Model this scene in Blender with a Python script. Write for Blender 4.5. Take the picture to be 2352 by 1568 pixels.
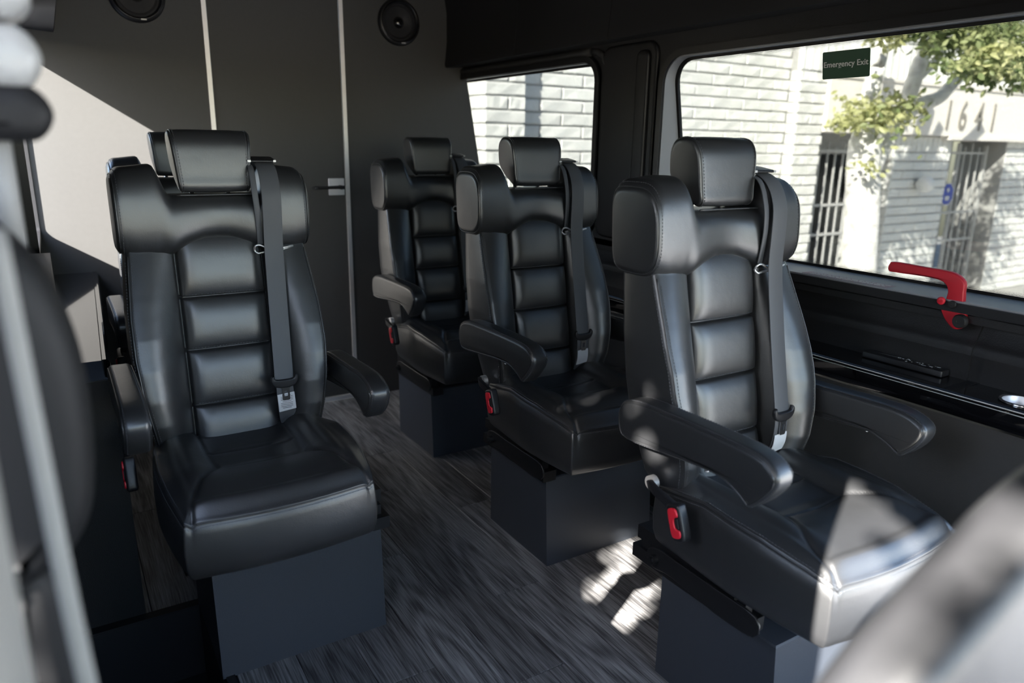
import bpy, bmesh, math, random
import numpy as np
from mathutils import Vector, Matrix
from mathutils.geometry import tessellate_polygon
for o in list(bpy.data.objects): bpy.data.objects.remove(o, do_unlink=True)
SC = bpy.context.scene
COL = SC.collection
random.seed(7); rng = np.random.default_rng(7)
PI = math.pi

# ------------------------------------------------------------------ camera, light, exposure
YAW, PITCH, ROLL, FPX, CAMZ = 0.55571748, 0.26280514, 0.01636129, 1681.19, 1.25
def cam_axes():
    cy, sy, cp, sp = math.cos(YAW), math.sin(YAW), math.cos(PITCH), math.sin(PITCH)
    F = np.array([sy*cp, cy*cp, -sp]); R = np.array([cy, -sy, 0.]); U = np.cross(R, F)
    cr, sr = math.cos(ROLL), math.sin(ROLL)
    return cr*R + sr*U, -sr*R + cr*U, F
R_, U_, F_ = cam_axes()
cd = bpy.data.cameras.new('camera'); cam = bpy.data.objects.new('camera', cd); COL.objects.link(cam)
cam.matrix_world = Matrix(((R_[0], U_[0], -F_[0], 0), (R_[1], U_[1], -F_[1], 0), (R_[2], U_[2], -F_[2], CAMZ), (0, 0, 0, 1)))
cd.sensor_width = 36; cd.lens = FPX*36/2352; cd.clip_start = .02; cd.clip_end = 200
cd.dof.use_dof = True; cd.dof.focus_distance = 1.95; cd.dof.aperture_fstop = 2.6
SC.camera = cam

SUN = Vector((1, .53, -.645)).normalized()
sl = bpy.data.lights.new('sun', 'SUN'); so = bpy.data.objects.new('sun', sl); COL.objects.link(so)
sl.energy = 68; sl.angle = .0093; sl.color = (1, .955, .88)
so.rotation_mode = 'QUATERNION'; so.rotation_quaternion = SUN.to_track_quat('-Z', 'Y'); so.location = (-6, -3, 6)
W = bpy.data.worlds.new('sky'); SC.world = W; W.use_nodes = True
nt = W.node_tree; bg = nt.nodes['Background']
sky = nt.nodes.new('ShaderNodeTexSky'); sky.sky_type = 'NISHITA'; sky.sun_disc = False
sky.sun_elevation = math.radians(30); sky.sun_rotation = math.atan2(-1, -.53)
nt.links.new(sky.outputs[0], bg.inputs[0]); bg.inputs[1].default_value = 1.25
SC.view_settings.view_transform = 'Standard'; SC.view_settings.look = 'None'
SC.view_settings.exposure = 0.12; SC.view_settings.gamma = 1; SC.view_settings.use_curve_mapping = False
SC.cycles.max_bounces = 8; SC.cycles.diffuse_bounces = 5; SC.cycles.glossy_bounces = 4
SC.cycles.transparent_max_bounces = 24; SC.cycles.sample_clamp_indirect = 12

# ------------------------------------------------------------------ materials
def mat(name, col, rough=.5, metal=0., spec=.5, noise=0., nscale=8., bump=0., bscale=200., var=0., coat=0.):
    m = bpy.data.materials.new(name); m.use_nodes = True
    n = m.node_tree; b = n.nodes['Principled BSDF']
    b.inputs['Base Color'].default_value = (*col, 1); b.inputs['Roughness'].default_value = rough
    b.inputs['Metallic'].default_value = metal; b.inputs['Specular IOR Level'].default_value = spec
    b.inputs['Coat Weight'].default_value = coat
    tc = n.nodes.new('ShaderNodeTexCoord')
    if noise or var:
        t = n.nodes.new('ShaderNodeTexNoise'); t.inputs['Scale'].default_value = nscale; t.inputs['Detail'].default_value = 5
        n.links.new(tc.outputs['Object'], t.inputs['Vector'])
        mx = n.nodes.new('ShaderNodeMix'); mx.data_type = 'RGBA'
        k = noise
        mx.inputs[6].default_value = (*[max(0, c*(1-k)) for c in col], 1); mx.inputs[7].default_value = (*[min(1, c*(1+k)) for c in col], 1)
        n.links.new(t.outputs[0], mx.inputs[0])
        out = mx.outputs[2]
        if var:
            oi = n.nodes.new('ShaderNodeObjectInfo'); mr = n.nodes.new('ShaderNodeMapRange')
            mr.inputs[3].default_value = 1-var; mr.inputs[4].default_value = 1+var
            n.links.new(oi.outputs['Random'], mr.inputs[0])
            vm = n.nodes.new('ShaderNodeVectorMath'); vm.operation = 'SCALE'
            n.links.new(out, vm.inputs[0]); n.links.new(mr.outputs[0], vm.inputs['Scale']); out = vm.outputs[0]
        n.links.new(out, b.inputs['Base Color'])
    if bump:
        t = n.nodes.new('ShaderNodeTexNoise'); t.inputs['Scale'].default_value = bscale; t.inputs['Detail'].default_value = 4
        n.links.new(tc.outputs['Object'], t.inputs['Vector'])
        bp = n.nodes.new('ShaderNodeBump'); bp.inputs['Strength'].default_value = bump; bp.inputs['Distance'].default_value = .002
        n.links.new(t.outputs[0], bp.inputs['Height']); n.links.new(bp.outputs[0], b.inputs['Normal'])
    return m
def leather_mat(name, base, rough):
    m = mat(name, base, rough, spec=.95, noise=.18, nscale=6)
    n = m.node_tree; b = n.nodes['Principled BSDF']
    tc = n.nodes.new('ShaderNodeTexCoord')
    v = n.nodes.new('ShaderNodeTexVoronoi'); v.inputs['Scale'].default_value = 420; n.links.new(tc.outputs['Object'], v.inputs['Vector'])
    t = n.nodes.new('ShaderNodeTexNoise'); t.inputs['Scale'].default_value = 26; t.inputs['Detail'].default_value = 3; n.links.new(tc.outputs['Object'], t.inputs['Vector'])
    a = n.nodes.new('ShaderNodeMath'); a.operation = 'MULTIPLY_ADD'; a.inputs[1].default_value = .12
    n.links.new(v.outputs['Distance'], a.inputs[0]); n.links.new(t.outputs[0], a.inputs[2])
    bp = n.nodes.new('ShaderNodeBump'); bp.inputs['Strength'].default_value = .22; bp.inputs['Distance'].default_value = .003
    n.links.new(a.outputs[0], bp.inputs['Height']); n.links.new(bp.outputs[0], b.inputs['Normal'])
    b.inputs['Coat Weight'].default_value = .35; b.inputs['Coat Roughness'].default_value = .42
    return m
M = {}
M['leather'] = leather_mat('black_leather', (.020, .0205, .022), .37)
M['leather2'] = leather_mat('dim_leather', (.016, .016, .018), .5)
M['thread'] = mat('thread', (.07, .072, .08), .6)
M['webbing'] = mat('webbing', (.075, .078, .085), .55)
M['plastic'] = mat('black_plastic', (.012, .012, .014), .4, bump=.15, bscale=300)
M['trimplastic'] = mat('trim_plastic', (.010, .010, .0115), .48, bump=.35, bscale=420)
M['gloss'] = mat('piano_black', (.004, .004, .005), .06, spec=.6, coat=.4)
M['liner'] = mat('headliner', (.018, .0175, .019), .9, bump=.4, bscale=500)
M['panelgrey'] = mat('panel_vinyl', (.042, .041, .040), .62, noise=.1, nscale=40, bump=.2, bscale=260)
M['bulkhead'] = mat('bulkhead_laminate', (.054, .0535, .053), .5, noise=.07, nscale=60, bump=.12, bscale=380)
M['steelbox'] = mat('powdercoat', (.042, .048, .060), .42, bump=.2, bscale=600)
M['rail'] = mat('rail_steel', (.008, .008, .009), .4)
M['alu'] = mat('brushed_aluminium', (.90, .88, .88), .48, metal=1, noise=.05, nscale=50)
M['chrome'] = mat('chrome', (.8, .8, .82), .12, metal=1)
M['red'] = mat('red_plastic', (.62, .018, .035), .38)
M['redmetal'] = mat('red_lever', (.50, .014, .028), .42)
M['rubber'] = mat('rubber', (.01, .01, .011), .6)
M['reveal'] = mat('window_reveal', (.30, .31, .33), .45, metal=.3)
M['white'] = mat('white_label', (.62, .63, .65), .7)
M['signgreen'] = mat('sign_green', (.022, .075, .038), .45)
M['signwhite'] = mat('sign_white', (.68, .70, .66), .6)
M['pinklabel'] = mat('pink_label', (.36, .27, .29), .6)
M['handlegrey'] = mat('satin_grey', (.5, .5, .5), .35, metal=.4)
M['bluegrey'] = mat('bluegrey_render', (.30, .345, .40), .9)
M['matte'] = mat('matte_black', (.012, .012, .013), .55, spec=.25)
M['shell'] = mat('lit_shell', (.36, .36, .355), .3)
M['greybelt'] = mat('grey_belt', (.26, .26, .255), .6)
M['cone'] = mat('speaker_cone', (.04, .04, .045), .35)
M['pillar'] = mat('pillar_trim', (.32, .315, .30), .7, noise=.1, nscale=8)
M['brick'] = mat('painted_slump_block', (.76, .765, .74), .85, noise=.05, nscale=18, bump=.6, bscale=40, var=.05)
M['mortar'] = mat('painted_mortar', (.36, .36, .35), .9, bump=.4, bscale=60)
M['cream'] = mat('cream_render', (.86, .82, .76), .85, bump=.2, bscale=90, noise=.04)
M['taupe'] = mat('numeral', (.30, .28, .25), .6)
M['bars'] = mat('gate_bars', (.50, .50, .49), .5)
M['bluewall'] = mat('entry_wall', (.34, .40, .45), .7, noise=.1)
M['dark'] = mat('dark_infill', (.02, .022, .025), .3)  # near-black, stands in for shade inside the doorways; also window panes
M['globe'] = mat('globe_shade', (.85, .85, .84), .3)
M['blue'] = mat('alarm_blue', (.07, .10, .42), .5)
M['pale_concrete'] = mat('pale_concrete', (.46, .455, .45), .9, noise=.3, nscale=30)  # street ground lightened to bounce more sun into the van
M['paving'] = mat('paving', (.42, .41, .39), .9, noise=.12, nscale=6)
M['carpaint'] = mat('van_paint', (.02, .02, .022), .2)

def bark_mat():
    m = mat('pale_bark', (.62, .61, .58), .85, bump=1, bscale=40)
    n = m.node_tree; b = n.nodes['Principled BSDF']; tc = n.nodes.new('ShaderNodeTexCoord')
    t = n.nodes.new('ShaderNodeTexNoise'); t.inputs['Scale'].default_value = 14; t.inputs['Detail'].default_value = 6
    n.links.new(tc.outputs['Object'], t.inputs['Vector'])
    r = n.nodes.new('ShaderNodeValToRGB'); r.color_ramp.elements[0].position = .30; r.color_ramp.elements[0].color = (.50, .49, .46, 1)
    r.color_ramp.elements[1].position = .55; r.color_ramp.elements[1].color = (.80, .79, .76, 1)
    n.links.new(t.outputs[0], r.inputs[0]); n.links.new(r.outputs[0], b.inputs['Base Color'])
    return m
M['bark'] = bark_mat()
def leaf_mat(name, c1, c2, tl=.35):
    m = bpy.data.materials.new(name); m.use_nodes = True; n = m.node_tree; b = n.nodes['Principled BSDF']
    b.inputs['Roughness'].default_value = .45
    tc = n.nodes.new('ShaderNodeTexCoord'); t = n.nodes.new('ShaderNodeTexNoise'); t.inputs['Scale'].default_value = 5
    n.links.new(tc.outputs['Object'], t.inputs['Vector'])
    r = n.nodes.new('ShaderNodeValToRGB'); r.color_ramp.elements[0].position = .35; r.color_ramp.elements[0].color = (*c1, 1)
    r.color_ramp.elements[1].position = .65; r.color_ramp.elements[1].color = (*c2, 1)
    n.links.new(t.outputs[0], r.inputs[0]); n.links.new(r.outputs[0], b.inputs['Base Color'])
    tr = n.nodes.new('ShaderNodeBsdfTranslucent'); n.links.new(r.outputs[0], tr.inputs[0])
    mx = n.nodes.new('ShaderNodeMixShader'); mx.inputs[0].default_value = tl
    n.links.new(b.outputs[0], mx.inputs[1]); n.links.new(tr.outputs[0], mx.inputs[2])
    n.links.new(mx.outputs[0], n.nodes['Material Output'].inputs[0])
    return m
M['leaf'] = leaf_mat('ficus_leaf', (.13, .19, .07), (.42, .45, .22))
M['leafbright'] = leaf_mat('young_leaf', (.38, .40, .16), (.62, .62, .34))
M['leafdark'] = leaf_mat('shade_leaf', (.022, .035, .015), (.045, .065, .03), .08)
def glass_mat(name, tint):
    m = bpy.data.materials.new(name); m.use_nodes = True; n = m.node_tree
    for x in list(n.nodes):
        if x.type == 'BSDF_PRINCIPLED': n.nodes.remove(x)
    t = n.nodes.new('ShaderNodeBsdfTransparent'); t.inputs[0].default_value = (*tint, 1)
    g = n.nodes.new('ShaderNodeBsdfGlossy'); g.inputs['Roughness'].default_value = .02
    lw = n.nodes.new('ShaderNodeLayerWeight'); lw.inputs[0].default_value = .5
    pw_ = n.nodes.new('ShaderNodeMath'); pw_.operation = 'POWER'; pw_.inputs[1].default_value = 5; n.links.new(lw.outputs['Facing'], pw_.inputs[0])
    f = n.nodes.new('ShaderNodeMath'); f.operation = 'MULTIPLY_ADD'; f.inputs[1].default_value = .7; f.inputs[2].default_value = .02; n.links.new(pw_.outputs[0], f.inputs[0])
    mx = n.nodes.new('ShaderNodeMixShader')
    n.links.new(f.outputs[0], mx.inputs[0]); n.links.new(t.outputs[0], mx.inputs[1]); n.links.new(g.outputs[0], mx.inputs[2])
    n.links.new(mx.outputs[0], n.nodes['Material Output'].inputs[0])
    return m
M['tint'] = glass_mat('tinted_glass', (.305, .31, .303))
M['clear'] = glass_mat('clear_glass', (.95, .96, .95))
def plank_mat():
    m = mat('oak_vinyl', (.03, .03, .03), .42, spec=.4); n = m.node_tree; b = n.nodes['Principled BSDF']
    tc = n.nodes.new('ShaderNodeTexCoord'); oi = n.nodes.new('ShaderNodeObjectInfo')
    sh = n.nodes.new('ShaderNodeVectorMath'); sh.operation = 'MULTIPLY_ADD'
    sh.inputs[1].default_value = (9, 7, 5)
    cb = n.nodes.new('ShaderNodeCombineXYZ')
    for i in range(3): n.links.new(oi.outputs['Random'], cb.inputs[i])
    n.links.new(cb.outputs[0], sh.inputs[0]); n.links.new(tc.outputs['Object'], sh.inputs[2])
    mp = n.nodes.new('ShaderNodeMapping'); mp.inputs['Scale'].default_value = (7.5, .85, 1)
    n.links.new(sh.outputs[0], mp.inputs[0])
    nz = n.nodes.new('ShaderNodeTexNoise'); nz.inputs['Scale'].default_value = 1.0; nz.inputs['Detail'].default_value = 1.5; nz.inputs['Roughness'].default_value = .45
    n.links.new(mp.outputs[0], nz.inputs['Vector'])
    mu = n.nodes.new('ShaderNodeMath'); mu.operation = 'MULTIPLY'; mu.inputs[1].default_value = 75
    n.links.new(nz.outputs[0], mu.inputs[0])
    si = n.nodes.new('ShaderNodeMath'); si.operation = 'SINE'; n.links.new(mu.outputs[0], si.inputs[0])
    mp2 = n.nodes.new('ShaderNodeMapping'); mp2.inputs['Scale'].default_value = (260, 9, 1); n.links.new(sh.outputs[0], mp2.inputs[0])
    fine = n.nodes.new('ShaderNodeTexNoise'); fine.inputs['Scale'].default_value = 1; fine.inputs['Detail'].default_value = 4; n.links.new(mp2.outputs[0], fine.inputs['Vector'])
    a = n.nodes.new('ShaderNodeMath'); a.operation = 'MULTIPLY_ADD'; a.inputs[1].default_value = .085; n.links.new(si.outputs[0], a.inputs[0]); n.links.new(fine.outputs[0], a.inputs[2])
    r = n.nodes.new('ShaderNodeValToRGB'); r.color_ramp.elements[0].position = .32; r.color_ramp.elements[0].color = (.060, .058, .060, 1)
    r.color_ramp.elements[1].position = .78; r.color_ramp.elements[1].color = (.32, .315, .315, 1)
    n.links.new(a.outputs[0], r.inputs[0])
    mr = n.nodes.new('ShaderNodeMapRange'); mr.inputs[3].default_value = .72; mr.inputs[4].default_value = 1.25
    n.links.new(oi.outputs['Random'], mr.inputs[0])
    vm = n.nodes.new('ShaderNodeVectorMath'); vm.operation = 'SCALE'; n.links.new(r.outputs[0], vm.inputs[0]); n.links.new(mr.outputs[0], vm.inputs['Scale'])
    n.links.new(vm.outputs[0], b.inputs['Base Color'])
    bp = n.nodes.new('ShaderNodeBump'); bp.inputs['Strength'].default_value = .35; bp.inputs['Distance'].default_value = .0015
    n.links.new(a.outputs[0], bp.inputs['Height']); n.links.new(bp.outputs[0], b.inputs['Normal'])
    return m
M['plank'] = plank_mat()

# ------------------------------------------------------------------ mesh helpers
def link(name, me, parent=None, loc=(0, 0, 0)):
    o = bpy.data.objects.new(name, me); COL.objects.link(o); o.location = loc
    if parent is not None: o.parent = parent
    return o
def mesh(name, verts, faces, m, parent=None, smooth=False, recalc=True, auto=None):
    me = bpy.data.meshes.new(name); me.from_pydata([tuple(map(float, v)) for v in verts], [], [list(map(int, f)) for f in faces])
    if recalc:
        bm = bmesh.new(); bm.from_mesh(me); bmesh.ops.recalc_face_normals(bm, faces=bm.faces)
        if smooth and auto:
            for e in bm.edges:
                if len(e.link_faces) == 2 and e.calc_face_angle(0) > math.radians(auto): e.smooth = False
        bm.to_mesh(me); bm.free()
    if smooth: me.shade_smooth() if hasattr(me, 'shade_smooth') else [setattr(p, 'use_smooth', True) for p in me.polygons]
    if smooth and auto:
        bm = bmesh.new(); bm.from_mesh(me)
        for e in bm.edges:
            if len(e.link_faces) == 2 and e.calc_face_angle(0) > math.radians(auto): e.smooth = False
        bm.to_mesh(me); bm.free()
    me.materials.append(m)
    return link(name, me, parent)
class MB:
    def __init__(s): s.v = []; s.f = []
    def add(s, v, f):
        k = len(s.v); s.v += [tuple(map(float, p)) for p in v]; s.f += [[i+k for i in q] for q in f]
    def box(s, a, b):
        x0, y0, z0 = a; x1, y1, z1 = b
        s.add([(x0, y0, z0), (x1, y0, z0), (x1, y1, z0), (x0, y1, z0), (x0, y0, z1), (x1, y0, z1), (x1, y1, z1), (x0, y1, z1)],
              [(0, 3, 2, 1), (4, 5, 6, 7), (0, 1, 5, 4), (1, 2, 6, 5), (2, 3, 7, 6), (3, 0, 4, 7)])
    def tube(s, pts, r, n=8, closed=False, r2=None):
        pts = [Vector(p) for p in pts]; L = len(pts); rings = []
        for i, p in enumerate(pts):
            a = pts[(i-1) % L] if (closed or i) else pts[0]; b = pts[(i+1) % L] if (closed or i < L-1) else pts[-1]
            t = (b-a).normalized(); up = Vector((0, 0, 1)) if abs(t.z) < .9 else Vector((1, 0, 0))
            u = t.cross(up).normalized(); w = t.cross(u)
            rr = r if r2 is None else r + (r2-r)*i/(L-1)
            if callable(r): rr = r(i/(L-1))
            rings.append([p + (u*math.cos(2*PI*k/n) + w*math.sin(2*PI*k/n))*rr for k in range(n)])
        s.loft(rings, closed)
    def capped(s, rings, outline):
        s.loft(rings, cap=False); k = len(s.v)-len(rings)*len(rings[0]); n = len(rings[0])
        tr = [tuple(t) for t in tessellate_polygon([[Vector((p[0], p[1], 0)) for p in outline]])]
        for base in (k, k+(len(rings)-1)*n): s.f += [[base+i for i in t] for t in tr]
    def loft(s, rings, closed=False, cap=True):
        n = len(rings[0]); v = [p for r in rings for p in r]; f = []
        m_ = len(rings)
        for i in range(m_ if closed else m_-1):
            for k in range(n):
                a = i*n+k; b = i*n+(k+1) % n; c = ((i+1) % m_)*n+(k+1) % n; d = ((i+1) % m_)*n+k
                f.append((a, b, c, d))
        if cap and not closed:
            for i in (0, m_-1):
                c = np.mean([list(p) for p in rings[i]], axis=0); v.append(tuple(c)); ci = len(v)-1
                for k in range(n): f.append((i*n+k, i*n+(k+1) % n, ci))
        s.add(v, f)
    def build(s, name, m, parent=None, smooth=False, auto=None): return mesh(name, s.v, s.f, m, parent, smooth, True, auto)
def tag(o, label=None, cat=None, group=None, kind=None):
    if label: o['label'] = label
    if cat: o['category'] = cat
    if group: o['group'] = group
    if kind: o['kind'] = kind
    return o
def empty(name, loc=(0, 0, 0)):
    o = bpy.data.objects.new(name, None); COL.objects.link(o); o.location = loc; o.empty_display_size = .1; return o
def rrect(x0, y0, x1, y1, r, n=6):
    if not hasattr(r, '__len__'): r = [r]*4
    out = []
    for (cx, cy, a0, rr) in ((x1-r[0], y1-r[0], 0, r[0]), (x0+r[1], y1-r[1], 90, r[1]), (x0+r[2], y0+r[2], 180, r[2]), (x1-r[3], y0+r[3], 270, r[3])):
        for k in range(n+1):
            a = math.radians(a0+90*k/n); out.append((cx+rr*math.cos(a), cy+rr*math.sin(a)))
    return out
def catmull(pts, n=6, closed=True):
    P = [np.array(p, float) for p in pts]; L = len(P); out = []
    rngi = range(L) if closed else range(L-1)
    for i in rngi:
        g = lambda k: P[k % L] if closed else P[min(max(k, 0), L-1)]
        a, b, c, d = g(i-1), g(i), g(i+1), g(i+2)
        for j in range(n):
            t = j/n; out.append(tuple(.5*((2*b)+(-a+c)*t+(2*a-5*b+4*c-d)*t*t+(-a+3*b-3*c+d)*t**3)))
    if not closed: out.append(tuple(P[-1]))
    return out
def pillow_rings(outline, th, r, to3, nr=5, bulge=0.):
    """outline 2D closed -> rounded slab of thickness th; to3(u,v,w) maps to 3D, w across the thickness"""
    P = np.array(outline, float); n = len(P)
    area = .5*np.sum(P[:, 0]*np.roll(P[:, 1], -1)-np.roll(P[:, 0], -1)*P[:, 1])
    if area < 0: P = P[::-1]
    T = np.roll(P, -1, 0)-np.roll(P, 1, 0); T /= np.linalg.norm(T, axis=1)[:, None]+1e-9
    N = np.stack([-T[:, 1], T[:, 0]], 1)      # inward
    rings = []
    h = th/2
    for k in range(-nr, nr+1):
        t = k/nr*PI/2; ins = r*(1-math.cos(t)); w = math.copysign(h-r, t)*(1 if k else 0)+r*math.sin(t)
        if k == 0: w = 0
        if k == 0 and h > r:
            rings.append((P, -(h-r))); rings.append((P, h-r)); continue
        rings.append((P+N*ins, w))
    out = [[to3(p[0], p[1], w) for p in Q] for Q, w in rings]
    return out
def pillow(mb, outline, th, r, to3, nr=4):
    P = np.array(outline, float)
    if .5*np.sum(P[:, 0]*np.roll(P[:, 1], -1)-np.roll(P[:, 0], -1)*P[:, 1]) < 0: P = P[::-1]
    mb.capped(pillow_rings(outline, th, r, to3, nr), [tuple(p) for p in P])
def slab_poly(mb, outline, to3, w0, w1, holes=()):
    """flat plate with holes, w0..w1"""
    loops = [outline]+list(holes); flat = [p for l in loops for p in l]
    tris = tessellate_polygon([[Vector((p[0], p[1], 0)) for p in l] for l in loops])
    n = len(flat); v = [to3(p[0], p[1], w0) for p in flat]+[to3(p[0], p[1], w1) for p in flat]
    f = [tuple(t) for t in tris]+[tuple(i+n for i in t) for t in tris]
    k = 0
    for l in loops:
        m_ = len(l)
        for i in range(m_):
            a = k+i; b = k+(i+1) % m_; f.append((a, b, b+n, a+n))
        k += m_
    mb.add(v, f)
def dashes(name, path, parent, length=.0042, gap=.0028, w=.0007, h=.0009, nrm=None):
    """row of stitches along a polyline (real little prisms), joined"""
    mb = MB(); P = [Vector(p) for p in path]; seg = [(P[i+1]-P[i]).length for i in range(len(P)-1)]; tot = sum(seg)
    def at(s):
        i = 0
        while i < len(seg)-1 and s > seg[i]: s -= seg[i]; i += 1
        return P[i].lerp(P[i+1], min(1, s/max(seg[i], 1e-9)))
    s = 0
    while s+length < tot:
        a, b = at(s), at(s+length); t = (b-a).normalized()
        up = Vector((0, 0, 1)) if abs(t.z) < .9 else Vector((1, 0, 0)); u = t.cross(up).normalized()*w; q = t.cross(u).normalized()*h
        mb.add([a+u, a+q, a-u, a-q, b+u, b+q, b-u, b-q], [(0, 1, 5, 4), (1, 2, 6, 5), (2, 3, 7, 6), (3, 0, 4, 7), (0, 3, 2, 1), (4, 5, 6, 7)])
        s += length+gap
    o = mb.build(name, M['thread'], parent); o['kind'] = 'stuff'; return o
def yz(x0=0., s=1): return lambda u, v, w: (x0+s*w, u, v)
def xz(y0=0.): return lambda u, v, w: (u, y0+w, v)
def xy(z0=0.): return lambda u, v, w: (u, v, z0+w)
def interp(x, xs, ys): return float(np.interp(x, xs, ys))
def sstep(a, b, x):
    t = min(1, max(0, (x-a)/(b-a))); return t*t*(3-2*t)
def copy_tree(o, parent=None):
    c = o.copy(); COL.objects.link(c); c.parent = parent
    for ch in list(o.children): copy_tree(ch, c)
    return c

# ------------------------------------------------------------------ the van: constants
YB = 3.40          # bulkhead face
def xw(z): return 1.89-.18*(z-1.2)          # outer glass plane, right side
XC = .89
def mirror_x(x): return 2*XC-x

# floor (with step well on the door side)
mb = MB()
mb.box((.22, -2.0, -.06), (1.92, YB+.06, -.004)); mb.box((-.16, 1.975, -.06), (.22, YB+.06, -.004))
mb.box((-.30, -2.0, -.06), (.22, .35, -.004))
tag(mb.build('floor', M['rubber']), kind='structure'); FLOOR = bpy.data.objects['floor']
mb = MB()
mb.box((-.30, .35, -.26), (.22, 1.975, -.22)); mb.box((.205, .35, -.22), (.2195, 1.975, -.004)); mb.box((-.16, 1.96, -.22), (.205, 1.9745, -.004)); mb.box((-.30, .351, -.22), (.205, .362, -.061))
st = mb.build('trim_1', M['plastic']); tag(st, kind='structure')
mb = MB(); mb.box((-.16, 1.955, -.003), (.232, 1.985, .004)); mb.box((.212, .36, -.003), (.232, 1.985, .004)); tag(mb.build('trim_2', M['rubber']), kind='structure')
# planks
pw = .142; plank_meshes = {}
x = .236; row = 0
def plank(x0, x1, y0, y1):
    g = .0007; w = x1-x0-2*g; l = y1-y0-2*g; key = (round(w, 4), round(l, 4))
    if key not in plank_meshes:
        m_ = MB(); a = .0012
        m_.add([(0, 0, -.004), (w, 0, -.004), (w, l, -.004), (0, l, -.004), (0, 0, -.001), (w, 0, -.001), (w, l, -.001), (0, l, -.001), (a, a, 0), (w-a, a, 0), (w-a, l-a, 0), (a, l-a, 0)],
               [(0, 3, 2, 1), (0, 1, 5, 4), (1, 2, 6, 5), (2, 3, 7, 6), (3, 0, 4, 7), (4, 5, 9, 8), (5, 6, 10, 9), (6, 7, 11, 10), (7, 4, 8, 11), (8, 9, 10, 11)])
        o = m_.build('plank', M['plank'], FLOOR); plank_meshes[key] = o.data; o.location = (x0+g, y0+g, 0)
    else:
        o = link('plank', plank_meshes[key], FLOOR, (x0+g, y0+g, 0))
    return o
OFFS = [.37, .95, .10, .62, 1.05, .28, .80, .46, 1.0, .2, .7, .05]
while x < 1.90:
    x1 = min(x+pw, 1.915); y = -2.0+OFFS[row % 12]-1.1
    while y < YB:
        a, b = max(y, -2.0), min(y+1.1, YB)
        if b-a > .02: plank(x, x1, a, b)
        y += 1.1
    x = x1; row += 1
x = .232
for k in range(3):
    x0 = x-pw if k < 2 else x-.11
    plank(x0, x, 1.99, 2.62+.2*(k % 2)); plank(x0, x, 2.62+.2*(k % 2), YB); x = x0
x = .21
for k in range(3):
    plank(x-pw, x, -1.2+.3*k, .35); x -= pw

# ---- right wall
Y0, Y1 = -2.05, YB+.06
rear_hole = rrect(2.318, .912, 3.52, 1.556, .075)
front_hole = rrect(.60, .905, 1.945, 1.538, .085, 8)
def wall_map(side):
    def f(u, v, w):   # w 0 = inner face, 1 = outer skin
        xi = 1.80 if v > .80 else 1.80
        xo = xw(v)+.02
        x_ = xi*(1-w)+xo*w
        return ((x_ if side > 0 else mirror_x(x_)), u, v)
    return f
# upper wall with holes clipped at the bulkhead
def clip_poly(poly, ymax):
    out = []
    for i, p in enumerate(poly):
        q = poly[(i+1) % len(poly)]
        ip, iq = p[0] <= ymax, q[0] <= ymax
        if ip: out.append(p)
        if ip != iq:
            t = (ymax-p[0])/(q[0]-p[0]); out.append((ymax, p[1]+t*(q[1]-p[1])))
    return out
mb = MB(); slab_poly(mb, [(.44, .86), (YB+.25, .86), (YB+.25, 1.66), (.44, 1.66)], wall_map(1), 0, 1,
                     [rrect(2.318, .912, YB+.12, 1.556, .075), front_hole])
mb.box((1.80, -2.05, 1.60), (1.92, .44, 1.66)); mb.box((1.78, -2.05, -.02), (1.93, -1.62, 1.66)); mb.box((1.80, .44, -.02), (1.93, .54, .86))  # side ahead of this left open to light the near seat
wall_right = mb.build('wall_right', M['trimplastic']); tag(wall_right, kind='structure')
# lower right trim: profile extruded along y  (x,z)
def extrude_profile(mb, prof, y0, y1, side=1, th=.02):
    P = [(p if side > 0 else (mirror_x(p[0]), p[1])) for p in prof]
    n = len(P); v = [(p[0], y0, p[1]) for p in P]+[(p[0], y1, p[1]) for p in P]
    f = [(i, i+1, n+i+1, n+i) for i in range(n-1)]
    mb.add(v, f)
def closed_profile(mb, prof, y0, y1, side=1):
    P = [(p if side > 0 else (mirror_x(p[0]), p[1])) for p in prof]
    rings = [[(p[0], y0, p[1]) for p in P], [(p[0], y1, p[1]) for p in P]]
    mb.capped(rings, P)
belt_prof = [(1.805, .70)]+[(1.806, .74), (1.803, .785)]+[(1.80-.006*math.cos(t), .80+.0) for t in ()]+catmull([(1.803, .785), (1.806, .803), (1.818, .82), (1.832, .850), (1.834, .868)], 4, False)+[(1.815, .872), (1.80, .878), (1.80, .90), (2.0, .90), (2.0, .70)]
for a, b in ((.845, YB), (.45, .815)):
    mb = MB(); closed_profile(mb, belt_prof, a, b); mb.build('belt_line_panel', M['trimplastic'], wall_right, True, 40)
mb = MB()
rec = [(p[0]+.006, p[1]) for p in belt_prof[:-2]]+belt_prof[-2:]
closed_profile(mb, rec, .814, .846)
mb.build('joint_cover', M['trimplastic'], wall_right, True, 40)
mb = MB(); mb.box((1.70, .45, 0), (1.95, YB, .66)); mb.build('lower_panel', M['panelgrey'], wall_right)
# overhead liner + ceiling
mb = MB()
prof = [(1.70, 1.618), (1.705, 1.606), (1.80, 1.612), (1.80, 1.66), (1.98, 1.66), (1.98, 2.1), (1.66, 2.1), (1.69, 1.98), (1.712, 1.85), (1.712, 1.72), (1.703, 1.64)]
for (a, b) in ((Y0, .62), (.623, 2.143), (2.146, 2.76), (2.763, 3.40)):
    mb = MB(); closed_profile(mb, prof, a, b); mb.build('liner_panel', M['liner'], wall_right, True, 35)
mb = MB()
mb.box((mirror_x(1.98), Y0, 1.97), (1.98, YB+.06, 2.05)); tag(mb.build('ceiling', M['liner']), kind='structure')
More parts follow.
